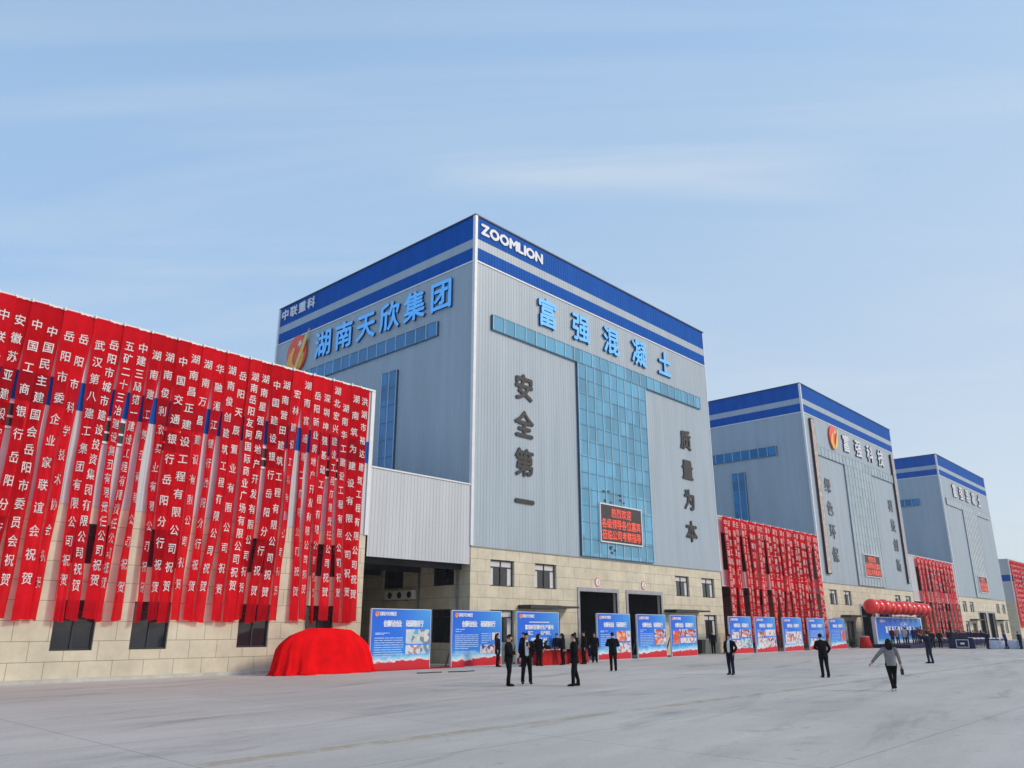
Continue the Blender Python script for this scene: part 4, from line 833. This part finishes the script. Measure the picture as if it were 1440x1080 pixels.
def skin_body(J, edges, rad):
    me = bpy.data.meshes.new('person'); me.from_pydata([tuple(p) for p in J], edges, [])
    o = bpy.data.objects.new('person', me); COL.objects.link(o)
    md = o.modifiers.new('Skin', 'SKIN'); md.use_smooth_shade = True
    if not me.skin_vertices: return None
    for i, r in enumerate(rad): me.skin_vertices[0].data[i].radius = (r, r) if not isinstance(r, tuple) else r
    me.skin_vertices[0].data[0].use_root = True
    o.modifiers.new('Sub', 'SUBSURF').levels = 1; o.modifiers['Sub'].render_levels = 1
    dg = bpy.context.evaluated_depsgraph_get(); dg.update()
    m2 = bpy.data.meshes.new_from_object(o.evaluated_get(dg)); bpy.data.objects.remove(o); bpy.data.meshes.remove(me)
    return m2

def person(label, loc, face, height=1.72, top='black', legs='black', shirt=None, hair='short', coat=0.80, arms=None, feet=None, lean=(0, 0), head=(0, 0), shoe='shoe', hold=None, group=None, seated=False):
    """local frame: x to the person's left-hand-side as seen facing +Y is -x; +Y is forward; arms = two (elbow, wrist) pairs"""
    s = height/1.72
    AR = arms or [((-0.24, -0.02, 1.13), (-0.25, 0.06, 0.87)), ((0.24, -0.02, 1.13), (0.25, 0.06, 0.87))]
    FT = feet or [(-0.11, 0.0), (0.11, 0.02)]
    dz = -0.42 if seated else 0.0
    def up(x, y, z): return Vector((x+lean[0]*max(0, z-0.9), y+lean[1]*max(0, z-0.9), z+dz))
    V = Vector
    hx, hy = head
    J, E_, RD, region = [], [], [], []
    def add(p, r, par=None, rg='b'):
        J.append(V(p)); RD.append(r); region.append(rg)
        if par is not None: E_.append((par, len(J)-1))
        return len(J)-1
    pel = add(up(0, 0, 0.94), (0.13, 0.10)); wai = add(up(0, 0.0, 1.08), (0.125, 0.09), pel); che = add(up(0, 0, 1.27), (0.15, 0.10), wai); nb = add(up(0, -0.01, 1.42), (0.08, 0.07), che)
    nk = add(up(0, 0.0, 1.49), 0.052, nb, 's')
    hd = add(up(hx*0.5, 0.015+hy*0.5, 1.565), (0.072, 0.078), nk, 's'); ht = add(up(hx, 0.012+hy, 1.655), (0.070, 0.080), hd, 's')
    add(up(hx*0.6, 0.115+hy*0.7, 1.580), 0.012, hd, 's')
    for sd in (0, 1):
        sg = -1 if sd == 0 else 1
        sh = add(up(sg*0.165, -0.01, 1.385), 0.062, che); (ex, ey, ez), (wx, wy, wz) = AR[sd]
        el = add(up(ex, ey, ez), 0.042, sh); wr = add(up(wx, wy, wz), 0.028, el, 's')
        fd = (J[wr]-J[el]).normalized(); pa = add(J[wr]+fd*0.075, (0.034, 0.022), wr, 's')
        sidev = fd.cross(V((0, 1, 0.2))).normalized(); palm_n = fd.cross(sidev)
        for q, (o_, ln) in enumerate(((-0.030, 0.070), (-0.010, 0.082), (0.010, 0.077), (0.029, 0.060))):
            a = add(J[pa]+fd*0.035+sidev*o_, 0.0095, pa, 's'); b = add(J[a]+(fd*0.75+palm_n*0.45).normalized()*ln*0.55, 0.0085, a, 's'); add(J[b]+(fd*0.45+palm_n*0.75).normalized()*ln*0.45, 0.0075, b, 's')
        tb = add(J[wr]+fd*0.035-sidev*0.045*sg, 0.0105, wr, 's'); add(J[tb]+(fd*0.8-sidev*0.5*sg).normalized()*0.045, 0.0085, tb, 's')
        fx, fy = FT[sd]
        if seated:
            hp = add(V((sg*0.09, 0, 0.50)), 0.085, pel); kn = add(V((sg*0.10, 0.42, 0.50)), 0.058, hp); an = add(V((sg*0.10, 0.44, 0.09)), 0.038, kn); add(V((sg*0.10, 0.58, 0.035)), 0.032, an)
        else:
            hp = add(V((sg*0.09, 0, 0.88)), 0.085, pel); kn = add(V((sg*0.095*0.5+fx*0.5, fy*0.5+0.03, 0.49)), 0.055, hp); an = add(V((fx, fy-0.02, 0.085)), 0.038, kn); add(V((fx+sg*0.02, fy+0.14, 0.03)), 0.030, an)
    me = skin_body([p*s for p in J], E_, [(r[0]*s, r[1]*s) if isinstance(r, tuple) else r*s for r in RD])
    me.materials.append(C_['skin'])
    body = bpy.data.objects.new('person', me); COL.objects.link(body); tag(body, label, 'person', group)
    body.location = loc
    if len(face) == 3:
        q = Vector((loc[0], loc[1])).normalized(); face = (q.x*face[0]+q.y*face[1], q.y*face[0]-q.x*face[1])
    d = Vector((face[0], face[1])).normalized(); body.rotation_euler = (0, 0, math.atan2(-d.x, d.y))
    # clothing, shaped as sleeves, torso and legs round the body
    mb = MB(); hem = coat if not seated else 0.86
    zz = [hem, 0.96, 1.08, 1.20, 1.30, 1.38, 1.435, 1.465]; rx = [0.185, 0.180, 0.172, 0.185, 0.200, 0.190, 0.130, 0.070]; ry = [0.148, 0.142, 0.134, 0.140, 0.142, 0.124, 0.090, 0.068]
    if hem > 0.94: zz[0] = 0.93
    n = 20; gap = 0.85 if shirt else 0.0; vs = []; fs = []
    for z, a, b in zip(zz, rx, ry):
        for k in range(n+1):
            t_ = math.pi/2 + gap/2 + (2*math.pi-gap)*k/n; p = up(a*math.cos(t_), b*math.sin(t_), z); vs.append(p*s)
    for i in range(len(zz)-1):
        for k in range(n): a = i*(n+1)+k; fs.append((a, a+1, a+n+2, a+n+1))
    mb.add(vs, fs)
    for sd in (0, 1):
        sg = -1 if sd == 0 else 1; e, w = AR[sd]; A = [up(sg*0.135, -0.01, 1.40), up(sg*0.195, -0.01, 1.36), (up(sg*0.195, -0.01, 1.36)+up(*e))/2, up(*e), (up(*e)+up(*w))/2, up(*w)]
        mb.tube([p*s for p in A], [0.062*s, 0.080*s, 0.068*s, 0.060*s, 0.053*s, 0.044*s], 10)
    mb.build('jacket' if top not in ('grey',) else 'sweater', C_[top], body, True)
    if shirt:
        sb = MB(); sb.tube([up(0, 0.012, z)*s for z in (0.90, 1.05, 1.2, 1.32, 1.42, 1.47)], [(0.150*s, 0.108*s), (0.150*s, 0.106*s), (0.165*s, 0.112*s), (0.170*s, 0.105*s), (0.10*s, 0.075*s), (0.062*s, 0.062*s)], 14, up=(1, 0, 0)); sb.build('shirt', C_[shirt], body, True)
    tb_ = MB()
    if not seated: tb_.tube([V((0, 0, 1.02))*s, V((0, 0, 0.92))*s, V((0, 0, 0.83))*s, V((0, 0, 0.79))*s], [(0.155*s, 0.112*s), (0.175*s, 0.122*s), (0.165*s, 0.112*s), (0.07*s, 0.05*s)], 14, up=(1, 0, 0))
    for sd in (0, 1):
        sg = -1 if sd == 0 else 1; fx, fy = FT[sd]
        pts = [V((sg*0.075, 0, 0.97)), V((sg*0.092, 0, 0.86)), V((sg*0.047+fx*0.5, fy*0.5+0.025, 0.50)), V((fx, fy-0.02, 0.20)), V((fx, fy-0.018, 0.065))]
        rr = [0.098, 0.105, 0.075, 0.062, 0.066]
        if seated: pts = [V((sg*0.07, -0.03, 0.56)), V((sg*0.09, 0.05, 0.50)), V((sg*0.10, 0.42, 0.51)), V((sg*0.10, 0.45, 0.30)), V((sg*0.10, 0.44, 0.08))]
        if legs == 'legging': rr = [0.098, 0.105, 0.064, 0.046, 0.040]
        tb_.tube([p*s for p in pts], [r*s for r in rr], 12)
    tb_.build('trousers', C_['black' if legs == 'legging' else legs], body, True)
    sh_ = MB()
    for sd in (0, 1):
        sg = -1 if sd == 0 else 1; fx, fy = FT[sd]
        if seated: fx, fy = sg*0.10, 0.46
        sh_.tube([V((fx, fy-0.085, 0.045))*s, V((fx, fy-0.03, 0.055))*s, V((fx+sg*0.01, fy+0.08, 0.045))*s, V((fx+sg*0.02, fy+0.185, 0.03))*s], [(0.03*s, 0.035*s), (0.043*s, 0.052*s), (0.046*s, 0.042*s), (0.026*s, 0.024*s)], 10, up=(1, 0, 0))
    sh_.build('shoe', C_[shoe], body, True)
    # hair and face
    hc = up(hx*0.85, 0.0+hy*0.85, 1.628); hb = MB(); ball = MB(); ball.ball((0, 0, 0), (0.086, 0.098, 0.098), 16, 12)
    keep = []
    for f in ball.f:
        c = sum((Vector(ball.v[k]) for k in f), Vector())/len(f)
        lim = -0.07 if hair != 'bald' else 0.20
        if c.z > (0.035 if c.y > 0.02 else -0.075) and not (hair == 'bald' and c.y > -0.03): keep.append(f)
    hb.add([(hc+Vector(p))*s for p in ball.v], keep)
    if hair == 'long': hb.tube([(hc+V((0, -0.06, 0.03)))*s, (hc+V((0, -0.095, -0.08)))*s, (hc+V((0, -0.12, -0.22)))*s, (hc+V((0, -0.12, -0.28)))*s], [(0.100*s, 0.07*s), (0.125*s, 0.065*s), (0.115*s, 0.045*s), (0.07*s, 0.025*s)], 10, up=(1, 0, 0))
    hb.build('hair', C_['hair'], body, True)
    fb = MB()
    for sg in (-1, 1):
        fb.ball((up(hx*0.8+sg*0.030, 0.088+hy*0.8, 1.605))*s, (0.012*s, 0.008*s, 0.006*s), 6, 4, 0); fb.ball((up(hx*0.8+sg*0.076, 0.0+hy*0.8, 1.60))*s, (0.012*s, 0.022*s, 0.032*s), 6, 5, 1)
    fb.ball((up(hx*0.5, 0.092+hy*0.6, 1.548))*s, (0.022*s, 0.008*s, 0.006*s), 6, 4, 2)
    fb.build('face_features', [C_['hair'], C_['skin'], C_['maroon']], body)
    if hold:
        what, sd = hold; w = up(*AR[sd][1])*s; e = up(*AR[sd][0])*s; f_ = (w-e).normalized()
        hbx = MB(); c = w+f_*0.11*s
        if what == 'phone': hbx.box(c.x-0.04, c.x+0.04, c.y-0.01, c.y+0.01, c.z-0.02, c.z+0.13)
        elif what == 'bag':
            hbx.box(c.x-0.04, c.x+0.04, c.y-0.10, c.y+0.10, c.z-0.24, c.z-0.06); hbx.tube([(c.x, c.y-0.07, c.z-0.06), (c.x, c.y, c.z+0.02), (c.x, c.y+0.07, c.z-0.06)], [0.010]*3, 6)
        elif what == 'bluebag':
            hbx.box(c.x-0.06, c.x+0.06, c.y-0.15, c.y+0.15, c.z-0.35, c.z-0.02)
        h = hbx.build({'phone': 'mobile_phone', 'bag': 'handbag', 'bluebag': 'carrier_bag'}[what], C_['blue'] if what == 'bluebag' else M['black'])
        h.matrix_world = Matrix.Translation(body.location) @ Matrix.Rotation(body.rotation_euler[2], 4, 'Z')
        tag(h, {'phone': 'dark phone held by ', 'bag': 'black handbag carried by ', 'bluebag': 'blue bag carried by '}[what] + hold_by(label), {'phone': 'phone', 'bag': 'bag', 'bluebag': 'bag'}[what])
    return body
def hold_by(label): return 'the ' + ' '.join(label.split()[:9])

Fh = (0.734, 0.679); Rh = (0.679, -0.734)
def dirv(f, r): return (f, r, 1)   # f: away from the yard's viewpoint, r: across it
UPA = lambda sg: ((sg*0.25, 0.04, 1.14), (sg*0.12, 0.26, 1.16))
DN = lambda sg: ((sg*0.235, -0.03, 1.13), (sg*0.24, 0.05, 0.88))
POC = lambda sg: ((sg*0.29, -0.06, 1.13), (sg*0.20, 0.03, 0.93))
person('man in black looking down at his hands, beside the bald man in a white shirt', (21.01, 19.6, 0), dirv(-0.25, 1), 1.70, arms=[((-0.24, 0.06, 1.12), (-0.10, 0.27, 1.08)), ((0.24, 0.06, 1.12), (0.10, 0.27, 1.08))], head=(0, 0.045), feet=[(-0.10, -0.02), (0.10, 0.05)])
person('balding man in open black jacket and white shirt with one hand at his chest', (22.25, 19.87, 0), dirv(-1, 0.15), 1.74, shirt='white', hair='bald', coat=0.74, arms=[((-0.27, 0.05, 1.12), (-0.06, 0.22, 1.24)), DN(1)], feet=[(-0.14, 0), (0.14, 0.02)], hold=('phone', 0))
person('man in a long black coat turned side-on near the red sign-in table', (22.57, 17.92, 0), dirv(-0.15, -1), 1.72, coat=0.74, arms=[UPA(-1), UPA(1)], lean=(0, 0.04), feet=[(-0.10, 0.10), (0.10, -0.10)])
person('man in black seen from behind before the board with the orange-red photo', (31.46, 22.7, 0), dirv(1, -0.1), 1.72, arms=[((-0.29, 0.02, 1.13), (-0.14, 0.22, 1.12)), ((0.29, 0.02, 1.13), (0.14, 0.22, 1.12))], feet=[(-0.09, 0.05), (0.10, -0.06)])
person('man in open dark jacket and white shirt with hands in pockets, in mid yard', (32.52, 17.29, 0), dirv(-1, -0.55), 1.66, shirt='white', coat=0.80, arms=[POC(-1), POC(1)], feet=[(-0.10, 0.03), (0.11, -0.03)], legs='navy')
person('man in black turned away with elbows out before the mostly-text board', (33.24, 13.54, 0), dirv(1, -0.35), 1.70, arms=[((-0.29, 0.02, 1.14), (-0.12, 0.22, 1.10)), ((0.30, -0.05, 1.14), (0.20, 0.06, 0.95))], lean=(-0.06, 0.03), feet=[(-0.09, 0.03), (0.11, -0.04)])
person('woman in grey sweater, black leggings and white shoes walking away with one arm out', (27.68, 9.12, 0), dirv(1, -0.1), 1.58, top='grey', legs='legging', hair='long', coat=0.83, arms=[((-0.40, -0.02, 1.16), (-0.60, 0.0, 0.93)), ((0.27, 0.02, 1.12), (0.31, 0.06, 0.90))], feet=[(-0.05, -0.12), (0.06, 0.14)], shoe='wshoe', hold=('bag', 1))
person('man in dark clothes holding a phone up, in front of the stage', (50.54, 14.48, 0), dirv(0.6, -0.8), 1.74, top='navy', legs='jean', arms=[((-0.30, 0.16, 1.33), (-0.20, 0.34, 1.52)), ((0.30, 0.10, 1.28), (0.0, 0.34, 1.48))], feet=[(-0.13, 0.02), (0.13, -0.02)], hold=('phone', 0))
person('lone man in black standing by the stone wall under the lower window', (57.6, 32.0, 0), dirv(-1, 0.1), 1.68, feet=[(-0.09, 0), (0.09, 0)])
person('woman in black standing just behind the man looking down at his hands', (30.9, 29.6, 0), dirv(-0.3, 1), 1.66, hair='long', coat=0.66)
person('man in black at the near edge of the writing-only board, half hidden', (31.9, 28.7, 0), dirv(-0.6, -0.6), 1.70)
person('woman in black leaning over the end of the red sign-in table', (34.9, 28.5, 0), dirv(0.5, -0.9), 1.64, hair='long', coat=0.66, lean=(0, 0.10), arms=[((-0.24, 0.14, 1.12), (-0.14, 0.36, 0.98)), ((0.24, 0.14, 1.12), (0.14, 0.36, 0.98))])
person('second visitor in black at the end of the red sign-in table', (36.1, 28.6, 0), dirv(0.4, -0.6), 1.68)
person('person in black seated behind the sign-in table, nearer the bald man', (34.15, 29.95, 0), (0, -1), 1.66, seated=True, shirt='white', arms=[((-0.24, 0.12, 1.14), (-0.12, 0.36, 1.20)), ((0.24, 0.12, 1.14), (0.12, 0.36, 1.20))])
person('person in black seated behind the sign-in table, farther from the bald man', (35.25, 29.95, 0), (0, -1), 1.66, seated=True, arms=[((-0.24, 0.12, 1.14), (-0.12, 0.36, 1.20)), ((0.24, 0.12, 1.14), (0.12, 0.36, 1.20))], hair='long')
for i, (x, cy) in enumerate(((34.15, 29.95), (35.25, 29.95), (34.7, 30.15))):
    t = thing('folding_chair', ['dark chair behind the sign-in table, nearer the bald man', 'dark chair behind the sign-in table, farther from the bald man', 'dark chair behind the middle of the sign-in table'][i], 'chair', (x, cy, 0), 0, 'chairs behind the sign-in table')
    mb = MB(); mb.box(-0.2, 0.2, -0.22, 0.2, 0.38, 0.41); mb.build('seat', M['black'], t)
    mb = MB(); mb.box(-0.2, 0.2, 0.2, 0.23, 0.5, 0.85); mb.build('backrest', M['black'], t)
    for a in (-0.19, 0.17):
        for b in (-0.2, 0.2): mb = MB(); mb.box(a, a+0.025, b, b+0.025, 0, 0.38 if b < 0 else 0.85); mb.build('leg', M['steel'], t)
person('person in black with a pale cap standing in the first gateway', (36.5, 28.3, 0), dirv(-0.4, -0.9), 1.74)
person('person in black with a blue bag standing at the edge of the first gateway', (38.4, 29.0, 0), dirv(-1, 0), 1.66, hair='long', coat=0.6, arms=[DN(-1), ((0.26, 0.0, 1.13), (0.28, 0.05, 0.98))], hold=('bluebag', 1))
person('woman in black standing at the near end of the red sign-in table', (33.0, 28.6, 0), dirv(0.8, 0.6), 1.63, hair='long', coat=0.6)
person('short person in navy between the sign-in table end and the first gateway', (36.9, 30.6, 0), dirv(-1, -0.4), 1.62, top='navy', legs='navy')
person('person in black seated at the middle of the sign-in table', (34.7, 30.15, 0), (0.2, -1), 1.70, seated=True, arms=[((-0.24, 0.12, 1.14), (-0.12, 0.36, 1.20)), ((0.24, 0.12, 1.14), (0.12, 0.36, 1.20))])
stage = [(89.6, 28.0, 'maroon', 'maroon coat at the podium end of the stage'), (91.2, 27.2, 'pale', 'pale coat on the stage'), (92.4, 28.2, 'pale', 'pale coat and dark trousers behind the other pale coat'), (94.2, 27.0, 'blue', 'blue jacket on the stage'), (95.6, 28.0, 'navy', 'navy coat in the middle of the stage'), (97.0, 27.3, 'maroon', 'maroon coat in the middle of the stage'), (98.6, 27.2, 'plaid', 'rust plaid jacket on the stage'), (100.2, 27.8, 'brown', 'brown coat on the stage'), (101.6, 27.0, 'plaid', 'rust plaid jacket at the far end of the stage'), (102.9, 27.8, 'brown', 'brown coat at the far end of the stage')]
for i, (x, y, c, d) in enumerate(stage):
    rr = random.Random(i+70); person('person in %s' % d, (86.5+1.12*i, y, 0.35), dirv(1 if i % 3 == 0 else -1, rr.uniform(-.8, .8)), rr.uniform(1.56, 1.76), top=c, legs='navy' if i % 2 else 'black', hair='long' if i % 3 == 1 else 'short', coat=0.7, group='people on the stage',
                                             arms=[((-0.28, 0.1, 1.4), (-0.20, 0.2, 1.66)), DN(1)] if i == 5 else None)
for i in range(16):
    rr = random.Random(i+90); x = 105+rr.uniform(-1.5, 5); y = x*(0.226+0.0026*i)
    person('person in dark clothes standing behind the chair rows, %s counting from the draped desk' % ORD[i], (x, y, 0), dirv(rr.uniform(-1, 1), rr.uniform(-1, 1)), rr.uniform(1.58, 1.78), top=['navy', 'black', 'blue', 'black', 'maroon'][i % 5], legs='black', hair='long' if i % 4 == 2 else 'short', group='people standing behind the chairs')
person('person in dark blue bending by the white-clothed tables, at the end of the chair rows', (88.6, 20.1, 0), dirv(0.5, 0.8), 1.62, top='navy', legs='navy', coat=0.7, lean=(0, 0.18))
person('person in blue jacket leaning over a white-clothed table', (90.4, 18.9, 0), dirv(0.3, -1), 1.64, top='blue', legs='black', lean=(0, 0.15), feet=[(-0.10, -0.12), (0.10, 0.12)])
person('person in dark blue at the white-clothed table by the frame edge', (90.4, 17.7, 0), dirv(0.5, -0.6), 1.62, top='navy', legs='navy', lean=(0, 0.2))
# white-clothed tables
for i, (x, y) in enumerate(((91.2, 19.9), (91.9, 18.8), (91.8, 17.5))):
    t = thing('round_table', ['white-clothed round table nearest the chair rows', 'white-clothed round table between the other two', 'white-clothed round table farthest from the chair rows'][i], 'table', (x, y, 0), 0, 'white-clothed tables')
    mb = MB(); n = 28; vs = []
    for (z, r) in ((0.76, 0.75), (0.72, 0.78), (0.35, 0.80), (0.02, 0.83)):
        for k in range(n): a = 2*math.pi*k/n; q = r*(1+(0.05*math.sin(k*2.7) if z < 0.5 else 0)); vs.append((q*math.cos(a), q*math.sin(a), z))
    mb.add(vs, [(r*n+k, r*n+(k+1) % n, (r+1)*n+(k+1) % n, (r+1)*n+k) for r in range(3) for k in range(n)]+[tuple(range(n))]); mb.build('tablecloth', M['table_white'], t, True)
    mb = MB(); mb.tube([(0, 0, 0), (0, 0, 0.74)], [0.06, 0.06], 8); mb.build('leg', M['steel'], t)
# chair rows
def chair_proto():
    t = thing('event_chair', '', 'chair', (0, 0, 0), 0, 'chairs set out in rows before the stage')
    mb = MB(); mb.box(-0.21, 0.21, -0.21, 0.21, 0.43, 0.47); mb.build('seat', M['blue_cloth'], t)
    mb = MB(); mb.add([(-0.21, -0.21, 0.47), (0.21, -0.21, 0.47), (0.20, -0.27, 0.95), (-0.20, -0.27, 0.95), (-0.21, -0.17, 0.47), (0.21, -0.17, 0.47), (0.20, -0.24, 0.95), (-0.20, -0.24, 0.95)], [(0, 1, 2, 3), (7, 6, 5, 4), (2, 6, 7, 3), (0, 3, 7, 4), (1, 5, 6, 2)]); b = mb.build('backrest', M['blue_cloth'], t)
    mb = MB(); mb.add([(-0.215, -0.26, 0.86), (0.215, -0.26, 0.86), (0.205, -0.285, 0.965), (-0.205, -0.285, 0.965), (-0.215, -0.20, 0.86), (0.215, -0.20, 0.86), (0.205, -0.23, 0.965), (-0.205, -0.23, 0.965)], [(0, 1, 2, 3), (7, 6, 5, 4), (2, 6, 7, 3), (0, 3, 7, 4), (1, 5, 6, 2)]); mb.build('cover', M['table_white'], b)
    for a in (-0.2, 0.17):
        for c in (-0.2, 0.17): mb = MB(); mb.box(a, a+0.03, c, c+0.03, 0, 0.43); mb.build('leg', M['steel'], t)
    return t
proto = chair_proto(); first = True
for r in range(5):
    for k in range(10):
        x = 91.0+k*0.66+r*0.35; y = 22.7-k*0.21+r*1.0
        if first: c = proto; first = False
        else:
            c = proto.copy(); COL.objects.link(c)
            for ch in proto.children:
                q = ch.copy(); COL.objects.link(q); q.parent = c
                for g2 in ch.children: h = g2.copy(); COL.objects.link(h); h.parent = q
        c.location = (x, y, 0); c.rotation_euler = (0, 0, R(-18)+random.Random(r*20+k).uniform(-.06, .06))
        c['label'] = 'dark chair, %s row from the yard, %s seat from the draped desk' % (ORD[r], ORD[k])

# dark equipment desk with people behind it at the end of the chair rows
t = draped_table(88.2, 23.2, 2.0, 1.0, 1.0, 'dark draped equipment desk with a white plate at the end of the chair rows', M['blue_cloth'])
t.rotation_euler = (0, 0, R(-68))
mb = MB(); mb.frame(lambda u, z, d: (u, -0.08-d, z), 0.45, 1.55, 0.12, 0.85, 0.05, 0.0, 0.03); o = mb.build('trim_frame', M['trim'], t)
mb = MB(); mb.box(0.82, 1.18, -0.10, -0.08, 0.40, 0.56); mb.build('name_plate', M['white'], o)
mb = MB(); mb.box(0.3, 1.6, 0.25, 0.75, 1.01, 1.42); mb.build('mixing_console', M['black'], t)
for i, (x, y, h_) in enumerate(((89.9, 24.6, 1.72), (90.1, 23.7, 1.78), (90.2, 22.9, 1.66), (89.6, 25.2, 1.68))):
    person('person in dark clothes standing behind the draped desk, %s from the stage' % ORD[(1, 2, 3, 0)[i]], (x, y, 0), dirv(-1, 0.3-0.2*i), h_, top=['black', 'navy', 'black', 'navy'][i], legs='black', group='people behind the draped desk')

# ---------------------------------------------------------------- the hazy air over the yard
hm = bpy.data.materials.new('haze_air'); hm.use_nodes = True; hn = hm.node_tree.nodes; hn.clear()
ho = hn.new('ShaderNodeOutputMaterial'); pv = hn.new('ShaderNodeVolumePrincipled'); pv.inputs['Color'].default_value = (0.90, 0.95, 1.0, 1); pv.inputs['Density'].default_value = 0.00042; pv.inputs['Anisotropy'].default_value = 0.2
hm.node_tree.links.new(pv.outputs[0], ho.inputs['Volume'])
mb = MB(); mb.box(-601, 901, -601, 601, -1.0, 34.0); hz = mb.build('haze', hm); hz['kind'] = 'stuff'

bpy.context.view_layer.update()
